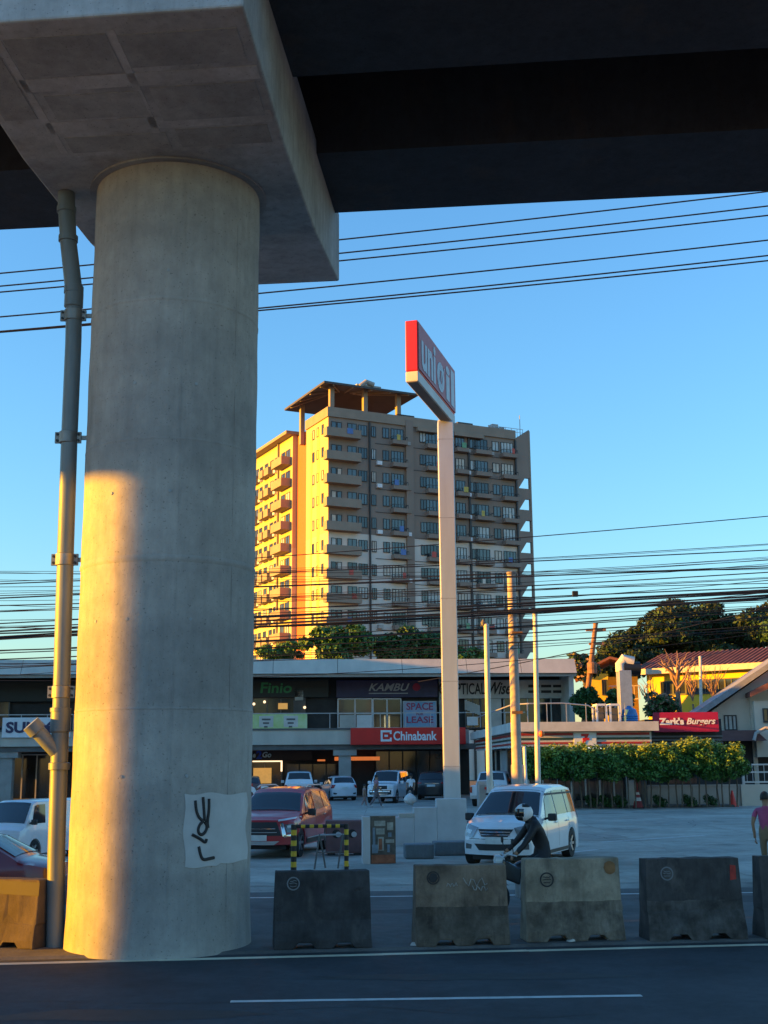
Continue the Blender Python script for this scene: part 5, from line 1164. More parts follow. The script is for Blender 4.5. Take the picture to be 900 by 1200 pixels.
walker(1.15, .18, ['skin', 'childcloth', 'childcloth', 'shoe'], narrow=1.3, name='person', label='small child walking left of the person in the floral top', loc=(p.x, p.y, .03), rz=R(15))
p = atz(482, 945)
walker(1.68, .08, ['skin', 'whiteshirt', 'trouser', 'shoe'], arms=((.08, -.02), (.1, 0)), name='person', label='person in a white shirt carrying a white plastic bag', loc=(p.x, p.y+.3, .03), rz=R(-100))
bp = at(480.5, 936, p.y-.15)
o = thing('plastic_bag', 'bulging white plastic bag held in front of the white shirted person', 'bag', (bp.x, bp.y, bp.z-.42))
b = MB(); b.grid(lambda i, j: ((.3*math.sin(math.pi*min(1, j*1.02))**.7*(1+.12*math.sin(9*i*6.28)) + .03)*math.cos(2*math.pi*i), (.22*math.sin(math.pi*min(1, j*1.02))**.7 + .03)*math.sin(2*math.pi*i), .1 + .62*j**1.2), 28, 12); b.build('sack', 'bagwhite', o, smooth=True)
b = MB(); b.tube([(-.05, 0, .7), (-.05, 0, .8), (0, 0, .86), (.05, 0, .8), (.05, 0, .7)], .018, 6); b.build('handles', 'bagwhite', o)

# ------------------------------------------------------------------ motorcycle and rider (heading left)
mp_ = Vector((2.2, 19.6, .03)); mrz = R(180+8)
mc = thing('motorcycle', 'dark motorcycle ridden left behind the concrete barriers', 'motorcycle', mp_, mrz)
def wheel(x, r):
    t = MB(); t.lathe([(r-.06, -.05), (r-.01, -.045), (r, 0), (r-.01, .045), (r-.06, .05)], 30, 'y', (x, 0, r), False); w = t.build('wheel', 'tyre', mc, smooth=True)
    q = MB(); q.lathe([(r-.055, -.03), (r-.075, -.03), (r-.075, .03), (r-.055, .03)], 30, 'y', (x, 0, r), False)
    for k in range(6): a = k*math.pi/3; q.bar((x, 0, r), (x+(r-.06)*math.cos(a), 0, r+(r-.06)*math.sin(a)), .025)
    q.lathe([(.06, -.06), (.06, .06)], 14, 'y', (x, 0, r)); q.build('rim', 'rim', w)
wheel(.64, .3); wheel(-.62, .3)
b = MB(); b.tube([(.62, .07, .3), (.42, .07, .88)], .025, 8); b.tube([(.62, -.07, .3), (.42, -.07, .88)], .025, 8); b.build('fork', 'steel', mc, smooth=True)
b = MB(); b.tube([(.42, 0, .85), (.15, 0, .55), (-.2, 0, .45), (-.62, .06, .3)], .03, 8); b.tube([(.4, 0, .8), (0, 0, .72), (-.5, 0, .75)], .035, 8); b.build('frame', 'plastic', mc, smooth=True)
b = MB(); b.grid(lambda i, j: (lerp(.32, -.15, i), .14*math.sin(math.pi*i)**.4*math.cos(math.pi*j), .72 + .17*math.sin(math.pi*i)**.5*math.sin(math.pi*j)), 10, 8); b.build('fuel_tank', 'paint_black', mc, smooth=True)
b = MB(); b.hexa([(-.12, -.12, .74), (-.12, .12, .74), (-.75, .1, .8), (-.75, -.1, .8), (-.14, -.12, .8), (-.14, .12, .8), (-.75, .1, .87), (-.75, -.1, .87)]); b.build('seat', 'plastic', mc, bevel=.02)
b = MB(); b.box(-.15, .22, -.13, .13, .28, .58); b.lathe([(.1, -.17), (.1, .17)], 14, 'y', (.0, 0, .38)); b.build('engine', 'steel', mc, bevel=.02)
b = MB(); b.tube([(.18, .12, .35), (-.1, .17, .25), (-.75, .19, .36)], [.025, .03, .05], 10); b.build('exhaust', 'chrome', mc, smooth=True)
b = MB(); b.tube([(.3, .38, .98), (.4, .2, 1.0), (.42, 0, .93), (.4, -.2, 1.0), (.3, -.38, .98)], .016, 8); hb = b.build('handlebar', 'steel', mc, smooth=True)
for sg in (-1, 1):
    b = MB(); b.tube([(.33, sg*.3, 1.0), (.36, sg*.34, 1.16)], .008, 6); b.lathe([(.055, -.01), (.05, .015)], 12, 'x', (.36, sg*.36, 1.2)); b.build('mirror', 'plastic', hb)
b = MB(); b.lathe([(.03, .1), (.095, .08), (.1, 0), (.06, -.08)], 16, 'x', (.5, 0, .88)); b.build('headlight', 'lamp', mc, smooth=True)
b = MB(); b.grid(lambda i, j: (.64 + .33*math.cos(.6+1.9*i), (j-.5)*.13, .3 + .33*math.sin(.6+1.9*i)), 10, 2); b.build('front_mudguard', 'paint_black', mc, smooth=True)
b = MB(); b.hexa([(-.6, -.1, .55), (-.6, .1, .55), (-1.0, .06, .62), (-1.0, -.06, .62), (-.6, -.1, .8), (-.6, .1, .8), (-.98, .06, .78), (-.98, -.06, .78)]); b.build('tail_cowl', 'paint_black', mc, bevel=.02)
b = MB(); b.box(-1.02, -.99, -.05, .05, .66, .74); b.build('tail_light', 'tail', mc)
b = MB(); b.hexa([(.2, -.18, .5), (.2, .18, .5), (.5, .12, .62), (.5, -.12, .62), (.15, -.16, .75), (.15, .16, .75), (.46, .12, .92), (.46, -.12, .92)]); b.build('fairing', 'paint_black', mc, bevel=.03)
S = []
hip = (-.28, 0, .95); wa = (-.24, 0, 1.12); ch = (-.12, 0, 1.36); nb = (-.05, 0, 1.52); nk = (.0, 0, 1.57); hd = (.04, 0, 1.62)
S += [(hip, (.15, .17), wa, (.13, .155), 1), (wa, (.14, .165), ch, (.16, .21), 1), (ch, (.16, .21), nb, (.1, .12), 1), (nb, (.1, .12), nk, (.075, .075), 1), (nk, (.075, .075), hd, (.08, .075), 0)]
hands = []
for sg in (-1, 1):
    sh = (-.08, sg*.2, 1.46); el = (.1, sg*.3, 1.2); wr = (.27, sg*.32, 1.03); hn = (.33, sg*.31, 1.0)
    S += [(ch, (.145, .19), sh, (.075, .075), 1), (sh, (.075, .075), el, (.055, .055), 1), (el, (.055, .055), wr, (.04, .04), 1), (wr, (.04, .04), hn, (.03, .04), 0)]
    hands.append((hn, (.5, 0, -.6), (0, -sg, .2), 0))
    kn = (.15, sg*.2, .78); an = (-.02, sg*.2, .36); toe = (.16, sg*.2, .31); hp = (-.26, sg*.11, .92)
    S += [(hip, (.15, .17), hp, (.11, .11), 2), (hp, (.11, .11), kn, (.075, .075), 2), (kn, (.075, .075), an, (.05, .05), 2), (an, (.05, .05), toe, (.04, .045), 3)]
rd = skin_body(S, ['skin', 'jacket', 'trouser', 'plastic'], hands, 'person', 'rider in black jacket and white helmet leaning over the handlebars', mp_, mrz)
hm = thing('helmet', 'white and dark full face helmet worn by the motorcycle rider', 'helmet', mp_, mrz)
b = MB(); c = (.06, 0, 1.65)
b.grid(lambda i, j: (c[0] + .155*math.sin(math.pi*j)*math.cos(2*math.pi*i), .13*math.sin(math.pi*j)*math.sin(2*math.pi*i), c[2] - .15*math.cos(math.pi*j)*(1 if j > .5 else .95)), 24, 14); b.build('shell', 'white', hm, smooth=True)
b = MB(); b.grid(lambda i, j: (c[0] + .162*math.sin(lerp(1.15, 1.95, j))*math.cos(lerp(-1.35, 1.35, i)), .138*math.sin(lerp(1.15, 1.95, j))*math.sin(lerp(-1.35, 1.35, i)), c[2] + .155*math.cos(lerp(1.1, 1.95, j))), 16, 6); b.build('visor', 'carglass', hm, smooth=True)
b = MB(); b.grid(lambda i, j: (c[0] + .164*math.sin(lerp(2.0, 2.5, j))*math.cos(lerp(-1.2, 1.2, i)), .14*math.sin(lerp(2.0, 2.5, j))*math.sin(lerp(-1.2, 1.2, i)), c[2] + .152*math.cos(lerp(2.0, 2.5, j))), 14, 4); b.build('chin_guard', 'plastic', hm, smooth=True)
for sg in (-1, 1):
    b = MB(); b.grid(lambda i, j: (c[0] - .02 + .16*math.sin(lerp(.35, .9, j))*math.cos(lerp(2.2, .6, i)), sg*.136*math.sin(lerp(.35, .9, j))*math.sin(lerp(2.2, .6, i)), c[2] + .156*math.cos(lerp(.35, .9, j))), 10, 4); b.build('stripe', 'plastic', hm, smooth=True)

for q_, f_ in ((mc, .93), (rd, .93), (hm, .93)): q_.scale = (f_, f_, f_)
# lorries added out of view at the left to shade both carriageways
def lorry(label, x, y, L, rz=0.0):
    o = thing('shade_lorry', label, 'lorry', (x, y, .01), rz, 'lorries beyond the left edge')
    b = MB(); b.box(-L/2, L/2-2.0, -1.22, 1.22, .25, 4.0); cb = b.build('cargo_box', 'fascia', o, bevel=.04)
    b = MB(); b.hexa([(L/2-1.9, -1.1, .55), (L/2, -1.1, .55), (L/2, 1.1, .55), (L/2-1.9, 1.1, .55), (L/2-1.9, -1.1, 2.7), (L/2-.35, -1.05, 2.7), (L/2-.35, 1.05, 2.7), (L/2-1.9, 1.1, 2.7)]); b.build('cab', 'paint_white', o, bevel=.06)
    b = MB(); b.box(-L/2+.1, L/2-1.8, -.5, .5, .6, .95); b.build('chassis', 'plastic', o)
    for xx in (L/2-.9, -L/2+1.2, -L/2+2.4):
        for sg in (-1, 1):
            b = MB(); b.lathe([(.3, -.15), (.48, -.14), (.5, 0), (.48, .14), (.3, .15)], 22, 'y', (xx, sg*1.0, .5)); b.build('wheel', 'tyre', o, smooth=True)
lorry('white box lorry beyond the left edge, nearer lane', -14.9, 18.2, 9)
lorry('white box lorry beyond the left edge, farther lane', -15.4, 20.7, 11)
lorry('white box lorry beyond the left edge on the near carriageway', -12.2, 11.9, 11)
lorry('white box lorry beyond the left edge in the nearest lane', -13.5, 9.0, 9)
# ------------------------------------------------------------------ fuel station pylon sign
US = Frame((at(540, 950, 38.5).x, 38.5), math.atan2(.962, .272))     # local x runs along the sign, away from the road
py = US.thing('pylon_sign', 'tall grey steel pylon with red fuel station sign box on top', 'sign')
# far edge at the pole; near end towards the road
zt_f = US.hit(530, 433, -.02)
sx1 = .3; sx0 = US.hit(489.5, 400)[0]; szt = US.hit(489.5, 375)[1]; szb = US.hit(490, 446)[1]; szm = US.hit(490, 434)[1]
TH = US.hitx(475, 410, sx0)[0]                     # box thickness from the near end
cpx = US.w(-.03, .26); PW = Frame((cpx.x, cpx.y), 0)
def poleloc(x_, y_, z_): q_ = PW.w(x_, y_, z_) - US.p; return (q_.dot(US.dx), q_.dot(US.dy), z_)
def polebox(n_, m_, h, z0, z1, bev=0.0):
    b = MB(); b.hexa([poleloc(a_*h, c_*h, z_) for z_ in (z0, z1) for a_, c_ in ((-1, -1), (1, -1), (1, 1), (-1, 1))]); return b.build(n_, m_, py, bevel=bev)
polebox('pole', 'polesteel', .25, 0, szb+.02, .02)
for k in range(5):
    z = 2.2 + k*2.6; polebox('pole_joint', 'steel', .254, z, z+.025)
b = MB(); b.box(sx0, sx1, .0, TH, szm, szt); bd = b.build('sign_box', 'redsign', py, bevel=.03)
mm('facegrey', (.4, .1, .1), .55, var=.06, spec=.4); mm('lettergrey', (.42, .43, .44), .5, spec=.5)
b = MB(); b.box(sx0+.03, sx1-.02, -.03, -.002, szm+.06, szt-.06); b.build('face_panel', 'facegrey', bd)
w_ = sx1-sx0
text('uni', 'lettergrey', bd, sx0+w_*.06, sx0+w_*.42, szm+.15, szt-.2, -.032, bold=.03); text('o', 'lettergrey', bd, sx0+w_*.46, sx0+w_*.66, szm+.15, szt-.45, -.032, bold=.03); text('il', 'lettergrey', bd, sx0+w_*.71, sx0+w_*.95, szm+.15, szt-.2, -.032, bold=.03)
for k in range(3):
    a = sx0+w_*(.48+.05*k); b = MB(); b.hexa([(a, -.05, szm+.3), (a+.07, -.05, szm+.3), (a+.07, -.033, szm+.3), (a, -.033, szm+.3), (a+.35, -.05, szt-.5), (a+.42, -.05, szt-.5), (a+.42, -.033, szt-.5), (a+.35, -.033, szt-.5)]); b.build('lettering_slash', 'lettergrey', bd)
b = MB(); b.box(sx0, sx1, .0, TH, szb, szm-.01); b.build('base_channel', 'offwhite', py, bevel=.02)
b = MB(); b.box(sx0+.02, -.32, .05, TH-.05, szb-.02, szb-.002); b.build('base_soffit', 'midwall', py)
# pedestal with bolts
b = MB(); b.box(-.95, .8, -.45, .95, 0, .62); b.build('pedestal', 'block', py, bevel=.03)
for k in range(4):
    b = MB(); b.box(-.75, -.32, -.1+k*.18, -.06+k*.18, .62, .95); b.build('stiffener', 'polesteel', py)

# ------------------------------------------------------------------ stepped wall, blocks, poster board, striped rail
wl_ = Frame((at(463, 995, 36).x, 36), R(6))
sw = wl_.thing('stepped_wall', 'white stepped concrete wall left of the pylon pedestal', 'wall')
x = lambda u: wl_.hit(u, 960)[0]
z = lambda v: wl_.hit(500, v)[1]
mm('whitewall', (.55, .54, .53), .8, var=.1, scale=1.5, bump=.05)
for u0, u1, v in ((463, 485, 957), (485, 512, 946), (512, 547, 936)):
    b = MB(); b.box(x(u0), x(u1), 0, .3, 0, z(v)); b.build('wall_step', 'whitewall', sw, bevel=.02)
b = MB(); b.box(x(468), x(486), -.02, .34, z(957), z(953)); b.build('coping_slab', 'fascia', sw)
for u0, u1, v0, v1, dd_, lab in ((474, 508, 991, 1008, 0, 'grey blue concrete block lying in front of the stepped wall'), (508, 548, 988, 1004, .9, 'pale concrete block behind the white people carrier bonnet')):
    a, c = atz(u0, v1), atz(u1, v1); o = thing('concrete_block', lab, 'block', ((a.x+c.x)/2, (a.y+c.y)/2+.3, .03), R(4)); w_ = c.x-a.x; h_ = at(u0, v0, a.y).z
    b = MB(); b.box(-w_/2, w_/2, -.3, .3, 0, h_); bo = b.build('body', 'block', o, bevel=.03); b = MB(); b.box(-w_/2+.05, w_/2-.05, -.305, -.3, h_*.15, h_*.8); b.build('face_recess', 'block', bo)
ty = atz(517, 990)
o = thing('old_tyres', 'pair of worn black tyres lying by the pylon pedestal', 'tyres', (ty.x+.25, ty.y+1.6, .4))
for dx in (-.32, .38):
    b = MB(); b.lathe([(.16, 0), (.3, -.02), (.33, .08), (.3, .18), (.16, .16)], 20, 'z', (dx, 0, 0), False); b.build('tyre', 'tyre', o, smooth=True)
b = MB(); b.box(-.75, .8, -.3, .35, -.38, -.02); b.build('plinth', 'block', o, bevel=.02)
# poster board
pf = Frame((at(425, 1015, 29.6).x, 29.6), R(8)); PX = lambda u: pf.hit(u, 985)[0]; PZ = lambda v, u=440: pf.hit(u, v)[1]
pb = pf.thing('poster_board', 'white framed board with a faded colour picture of machines', 'board')
b = MB(); b.box(PX(425), PX(434), 0, .22, 0, PZ(957)); b.build('post', 'whitewall', pb, bevel=.01)
b = MB(); b.box(PX(434), PX(464), .05, .1, PZ(1013), PZ(956.5)); b.build('panel', 'bar_brown', pb)
def art(u0, u1, v0, v1, m, k=0): q = MB(); q.box(PX(u0), PX(u1), .04-.003*k, .05, PZ(v1), PZ(v0)); q.build('printed_shape', m, pb)
mm('p1', (.35, .33, .28), .7, var=.3, scale=6); mm('p2', (.12, .1, .08), .7, var=.3, scale=6); mm('p3', (.3, .1, .05), .7, var=.3, scale=5); mm('p4', (.2, .25, .3), .7, var=.2, scale=6)
for i, a in enumerate([(435, 463, 958, 1003, 'p2'), (439, 452, 962, 968, 'p1'), (441, 451, 971, 978, 'p1'), (437, 440, 970, 990, 'p4'), (443, 450, 981, 997, 'p1'), (444, 448, 983, 996, 'p3'), (454, 461, 964, 973, 'p1'), (455, 459, 976, 981, 'p4'), (452, 462, 984, 988, 'p1'), (454, 457, 990, 999, 'p4'), (436, 443, 990, 1000, 'p4'), (435, 463, 1002, 1012, 'p3')]): art(*a, k=i)
# fallen grey barrel shape beside it and pink block
a = atz(403, 1004); o = thing('concrete_block', 'faded pink concrete block with two round holes beside the poster board', 'block', (a.x, a.y+.3, .03), R(2))
mm('pinkblock', (.22, .11, .11), .85, col2=(.15, .08, .08), scale=3, bump=.2)
hw_ = (at(424, 1000, a.y).x - at(380, 1000, a.y).x)/2; hh = at(403, 963, a.y).z
b = MB(); b.box(-hw_, hw_, -.25, .25, .05, hh); bo = b.build('body', 'pinkblock', o, bevel=.03)
for dx in (-.42, .42):
    b = MB(); b.lathe([(.11, -.262), (.11, -.24)], 16, 'y', (dx*hw_, 0, hh*.62)); b.build('lifting_hole', 'black', bo); b = MB(); b.lathe([(.07, -.28), (.07, -.255)], 14, 'y', (dx*hw_+.05, 0, hh*.6)); b.build('hole_plug', 'whitewall', bo)
b = MB(); b.box(-hw_*.9, -hw_*.5, -.24, .24, 0, .06); b.box(hw_*.5, hw_*.9, -.24, .24, 0, .06); b.build('foot', 'black', o)
# striped rail hoop
A, B_ = atz(344, 1024), atz(406, 1023); yel = mm('stripeyellow', (.6, .38, .02), .5, var=.15); ht = at(344, 968, A.y).z
o = thing('striped_rail', 'black and yellow striped pipe rail behind the navy barrier', 'rail', (A.x, A.y, .03), math.atan2(B_.y-A.y, B_.x-A.x)); wd = (B_-A).length
def striped(p, q, r, n):
    p, q = Vector(p), Vector(q)
    for k in range(n):
        b = MB(); b.tube([p.lerp(q, k/n), p.lerp(q, (k+1)/n)], r, 10); b.build('stripe_band', 'stripeyellow' if k % 2 else 'black', o, smooth=True)
striped((0, 0, 0), (0, 0, ht), .065, 9); striped((wd, 0, 0), (wd, 0, ht), .05, 9); striped((.06, 0, ht-.04), (wd-.05, 0, ht-.04), .04, 11)
o = thing('folding_frame', 'small grey folding frame on the ground behind the striped rail', 'frame', (A.x+.55, A.y+.8, .03), R(20))
b = MB()
for x_ in (0, .55): b.tube([(x_-.15, 0, 0), (x_, .1, .75)], .02, 6); b.tube([(x_+.2, .3, 0), (x_, .1, .75)], .02, 6)
b.tube([(-.05, .06, .35), (.55, .06, .35)], .015, 6); b.build('legs', 'midwall', o); b = MB(); b.tube([(-.02, .1, .73), (.57, .1, .73)], .02, 6); b.build('top_bar', 'steel', o)
# white letter blocks left of the pickup
q = SH
lf = Frame((at(296, 940, 60).x, 60), R(3)); lo = lf.thing('letter_block', 'white standing letter blocks half hidden behind the pier', 'letters', 0, 0, 0)
zz0, zz1 = .1, lf.hit(300, 921)[1]
for ch_, u0, u1 in (('O', 285, 302), ('D', 306, 321)):
    text(ch_, 'white', lo, lf.hit(u0, 935)[0], lf.hit(u1, 935)[0], zz0, zz1, 0, name='letter', bold=.03, ext=.3)
# grey cabinets by the poles, white pipe frame
for u0, u1, v0, v1, Y, lab in ((560, 578, 916, 950, 42, 'grey meter cabinet with a blue mark at the foot of the thin pole'), (601, 613, 897, 950, 46, 'tall grey cabinet at the foot of the tall pole')):
    a, c = at(u0, v1, Y), at(u1, v0, Y); o = thing('meter_cabinet', lab, 'cabinet', ((a.x+c.x)/2, Y, .03), R(3)); w_ = (c.x-a.x)/2
    b = MB(); b.box(-w_, w_, -.2, .2, 0, c.z); bo = b.build('body', 'steel', o, bevel=.02); b = MB(); b.box(-w_*.8, w_*.8, -.215, -.2, c.z*.35, c.z*.92); dr = b.build('door', 'greywall', o)
    if u0 < 570:
        b = MB(); b.tube([(w_*.3, -.22, c.z-.75), (w_*.25, -.22, c.z-.5), (w_*.45, -.22, c.z-.42), (w_*.4, -.22, c.z-.7)], .03, 6); b.build('painted_mark', 'blue', dr); b = MB(); b.box(-w_*.2, w_*.1, -.222, -.216, c.z-.28, c.z-.2); b.build('warning_label', 'redsign', dr)
a = at(604, 930, 47); o = thing('pipe_frame', 'white pipe goalpost frame beside the hedge', 'frame', (a.x, 47, .03))
zt_ = at(610, 876, 47).z; x1 = at(615, 900, 47).x - a.x
b = MB(); b.tube([(0, 0, 0), (0, 0, zt_), (x1, 0, zt_), (x1+.02, 0, .9)], .07, 8); b.build('pipe', 'white', o)

# ------------------------------------------------------------------ cones
mm('conered', (.6, .03, .02), .5); mm('conedark', (.25, .02, .025), .6); mm('conewhite', (.6, .58, .55), .5)
for u, vb, vt, lab, two in ((748, 948, 927, 'dark red and white striped traffic cone before the hedge', True), (859, 946, 927, 'bright orange red traffic cone by the low wall', False)):
    a = atz(u, vb); h_ = at(u, vt, a.y).z; o = thing('traffic_cone', lab, 'cone', (a.x, a.y, .03), 0, 'traffic cones'); m = 'conedark' if two else 'conered'
    b = MB(); b.box(-.24, .24, -.24, .24, 0, .05); b.build('base', m if not two else 'black', o, bevel=.015)
    R_ = lambda f: lerp(.2, .04, f)
    bands = [(0, .38, m), (.38, .58, 'conewhite'), (.58, .75, m), (.75, .9, 'conewhite'), (.9, 1, m)] if two else [(0, 1, m)]
    for f0, f1, mk in bands:
        b = MB(); b.lathe([(R_(f0)*(1.25 if two else 1), .05+(h_-.05)*f0), (R_(f1)*(1.25 if two else 1), .05+(h_-.05)*f1)], 20); b.build('cone_band', mk, o, smooth=True)
    if two: b = MB(); b.tube([(0, 0, h_), (0, 0, h_+1.0)], .03, 6); b.build('cone_stick', 'conedark', o)

# ------------------------------------------------------------------ poles
def pole(name, label, u0, v0, u1, v1, Y, r0, r1, m, cat='pole', arm=None):
    a, c = at(u0, v0, Y), at(u1, v1, Y); d = (a-c); base = a + (c-a)*(-(a.z)/(c.z-a.z)) ; o = thing(name, label, cat, (base.x, Y, 0)); ORG[o.name] = (base.x, Y, 0)
    b = MB(); b.tube([base, c], [r1, r0], 14); b.build('shaft', m, o, smooth=True)
    b = MB(); b.lathe([(r0*1.15, -.05), (r0*1.15, .04), (r0*.3, .08)], 12, 'z', c); b.build('cap', m, o, smooth=True)
    return o, c
mm('concpole', (.42, .35, .3), .85, var=.15, scale=2); mm('whitepole', (.6, .57, .5), .5, var=.08); mm('polewood', (.24, .12, .07), .85, var=.3, scale=3)
o, c = pole('concrete_pole', 'tall pale concrete utility pole between the pylon and the hedge', 606, 905, 599, 672, 44, .15, .19, 'concpole')
for v in (742, 835): 
    p = at(603, v, 43.8); b = MB(); b.box(p.x-.1, p.x+.28, 43.7, 43.8, p.z-.05, p.z+.05); b.build('pole_bracket', 'rust', o)
o, c = pole('lamp_pole', 'thin pale pole with small bracket nearest to the pylon', 574, 925, 570, 733, 41, .085, .11, 'whitepole')
b = MB(); b.bar((c.x-.2, 41, c.z), (c.x+.25, 41, c.z), .06); b.lathe([(.07, 0), (.09, .1), (.03, .2)], 10, 'z', (c.x-.1, 41, c.z)); b.build('bracket', 'midwall', o)
o, c = pole('thin_pole', 'thin cream pole rising from the hedge left end', 630, 885, 627, 719, 48, .09, .11, 'whitepole')
for v in (860,): p = at(631, v, 47.8); b = MB(); b.ball((p.x+.12, 47.8, p.z), .12, 6); b.build('pole_lamp', 'orange', o)
o, c = pole('wooden_utility_pole', 'rusty wooden utility pole with crossarm beside the big dark tree', 690, 800, 698, 731, 98, .18, .28, 'polewood')
for dz, w_ in ((-.5, 1.6), (-1.6, 1.2)):
    b = MB(); b.box(c.x-w_/2, c.x+w_/2, 97.9, 98.1, c.z+dz-.1, c.z+dz+.1); b.build('crossarm', 'polewood', o)
b = MB(); b.lathe([(.38, -2.8), (.4, -2.0), (.3, -1.9)], 14, 'z', (c.x-.5, 97.6, c.z-1.2)); b.build('transformer', 'polewood', o)
o, c = pole('slim_pole', 'slim pale pole in front of the long yellow house', 822, 845, 820.5, 770, 90, .1, .14, 'whitepole')

# ------------------------------------------------------------------ overhead cables
def wire(label, u0, v0, u1, v1, Y0, Y1, r, sag=0.0, group=None, name='overhead_cable'):
    sl = (v1-v0)/(u1-u0); a, c = at(u0-150, v0-sl*150, Y0), at(u1+150, v1+sl*150, Y1)
    pts = [a.lerp(c, i/24) - Vector((0, 0, sag*4*(i/24)*(1-i/24))) for i in range(25)]
    b = MB(); b.tube(pts, r, 5); o = b.build(name, 'cable', None, smooth=True)
    return tag(o, label, 'cable', group)
ordn = ['topmost', 'second', 'third', 'fourth', 'fifth', 'sixth']
for k, (a, c) in enumerate(((321, 222), (336, 239), (343, 250), (372, 279), (389, 297), (390, 303))):
    wire('%s of the six black cables crossing the sky under the viaduct' % ordn[k], 0, a-3, 900, c, 27, 27, .019, .12, 'cables under the viaduct')
wire('single thin cable above the dense cable bundle', 300, 652, 900, 603, 40, 40, .016, .1)
low = [(676, 640, .012), (684, 645, .02), (688, 656, .009), (695, 660, .016), (699, 663, .009), (704, 667, .026), (708, 669, .02), (716, 675, .012), (722, 684, .014), (731, 688, .022), (736, 690, .022), (741, 693, .032), (744, 697, .042), (748, 696, .03), (752, 703, .018), (757, 708, .024), (763, 714, .018), (770, 721, .022), (776, 727, .016), (785, 736, .014), (667, 660, .009), (673, 668, .009), (680, 650, .012), (712, 672, .014), (727, 686, .014), (739, 692, .026), (746, 700, .024), (664, 636, .008), (670, 648, .008), (690, 652, .009), (701, 658, .009), (718, 679, .01), (733, 695, .01), (749, 705, .01), (773, 724, .01), (789, 741, .01), (754, 706, .012), (760, 711, .014), (767, 718, .012), (780, 731, .012)]
for k, (a, c, r) in enumerate(low):
    wire('black cable in the dense bundle strung before the tower', 0, a + random.uniform(-1, 1)*(5 if r < .015 else 2), 900, c + random.uniform(-1, 1)*(6 if r < .015 else 2), 42 + random.uniform(-1.5, 1.5), 42 + random.uniform(-1.5, 1.5), r*1.0, random.uniform(-.1, .35) if r > .015 else random.uniform(-.2, .9), 'cables in the dense bundle')
wire('pale cable crossing in front of the big dark tree', 640, 765, 900, 706, 60, 55, .022, .3)
bsp = at(674, 696, 42); b = MB(); b.box(-.1, .1, -.06, .06, -.1, .1); o = b.build('cable_splice_box', 'black', None, bevel=.02); o.location = bsp; tag(o, 'small black splice box hanging on a cable right of the tower', 'box')

# ------------------------------------------------------------------ vegetation
def leaves(centers, radii, n, size, flat=1.0, seed=1, up=.3):
    """leaf-sized quads scattered through clumps"""
    g = np.random.default_rng(seed); centers = np.array(centers, float); radii = np.array(radii, float)
    k = g.choice(len(centers), n, p=(radii**2)/(radii**2).sum())
    d = g.normal(size=(n, 3)); d /= np.linalg.norm(d, axis=1)[:, None]; rr = radii[k]*g.uniform(.25, 1, n)**.5
    P = centers[k] + d*rr[:, None]*np.array([1, 1, flat])
    nrm = d*.6 + g.normal(size=(n, 3))*.7 + np.array([0, 0, up]); nrm /= np.linalg.norm(nrm, axis=1)[:, None]
    a = np.cross(nrm, g.normal(size=(n, 3))); a /= np.linalg.norm(a, axis=1)[:, None]; b_ = np.cross(nrm, a)
    s = size*g.uniform(.55, 1.3, n)[:, None]
    V_ = np.stack([P - a*s, P - b_*s*.45 + nrm*s*.1, P + a*s, P + b_*s*.45 + nrm*s*.1], 1).reshape(-1, 3)
    return V_, n
def foliage(name, m, parent, centers, radii, n, size, flat=1.0, seed=1, up=.3):
    V_, n = leaves(centers, radii, n, size, flat, seed, up); o3 = ORG.get(parent.name, (0, 0, 0))
    me = bpy.data.meshes.new(name); me.vertices.add(4*n); me.vertices.foreach_set('co', (V_-np.array(o3)).ravel()); me.loops.add(4*n); me.loops.foreach_set('vertex_index', np.arange(4*n)); me.polygons.add(n); me.polygons.foreach_set('loop_start', np.arange(0, 4*n, 4))
    ms = m if isinstance(m, list) else [m]
    for q in ms: me.materials.append(M[q])
    if len(ms) > 1: me.polygons.foreach_set('material_index', np.random.default_rng(seed).integers(0, len(ms), n))
    me.update(calc_edges=True); o = bpy.data.objects.new(name, me); COL.objects.link(o); o.parent = parent; ORG[o.name] = o3
    return o
def limbs(b, base, tips, r, n=7, wob=.4, seed=0):
    g = np.random.default_rng(seed)
    for tp in tips:
        tp = Vector(tp); base = Vector(base); pts = [base.lerp(tp, i/n) + Vector(g.normal(0, wob*(i > 0)*(i < n)*.35, 3)) + Vector((0, 0, wob*math.sin(math.pi*i/n))) for i in range(n+1)]
        b.tube(pts, [lerp(r, r*.18, i/n) for i in range(n+1)], 7)
# big dark spreading tree
Yt = 135
def tp(u, v, dy=0): p = at(u, v, Yt+dy); return (p.x, p.y, p.z)
g = np.random.default_rng(5); cs, rs = [], []
outline = [(700, 770), (712, 757), (725, 752), (740, 743), (752, 738), (765, 726), (775, 716), (790, 710), (806, 712), (820, 716), (838, 713), (855, 720), (870, 728), (885, 722), (900, 712), (920, 706)]
for u, vtop in outline:
    for k in range(9):
        vv = vtop + 5 + (k/9)*max(14, 50 - abs(u-810)*.12); cs.append(tp(u + g.uniform(-9, 9), vv + g.uniform(-4, 4), g.uniform(-7, 7))); rs.append(g.uniform(.9, 2.0))
tr = thing('spreading_tree', 'big dark spreading tree behind the yellow house', 'tree', (at(820, 800, Yt).x, Yt, 0)); ORG[tr.name] = (at(820, 800, Yt).x, Yt, 0)
mm('leafblack', (.012, .026, .01), .7, col2=(.03, .05, .016), scale=.5)
foliage('crown', ['leafblack', 'leafblack', 'leafdark'], tr, cs, rs, 60000, .26, .6, 3)
b = MB(); b0 = Vector((at(820, 800, Yt).x, Yt, 0)); fk = Vector(tp(815, 790)); b.tube([b0, b0.lerp(fk, .5), fk], [.9, .7, .6], 10)
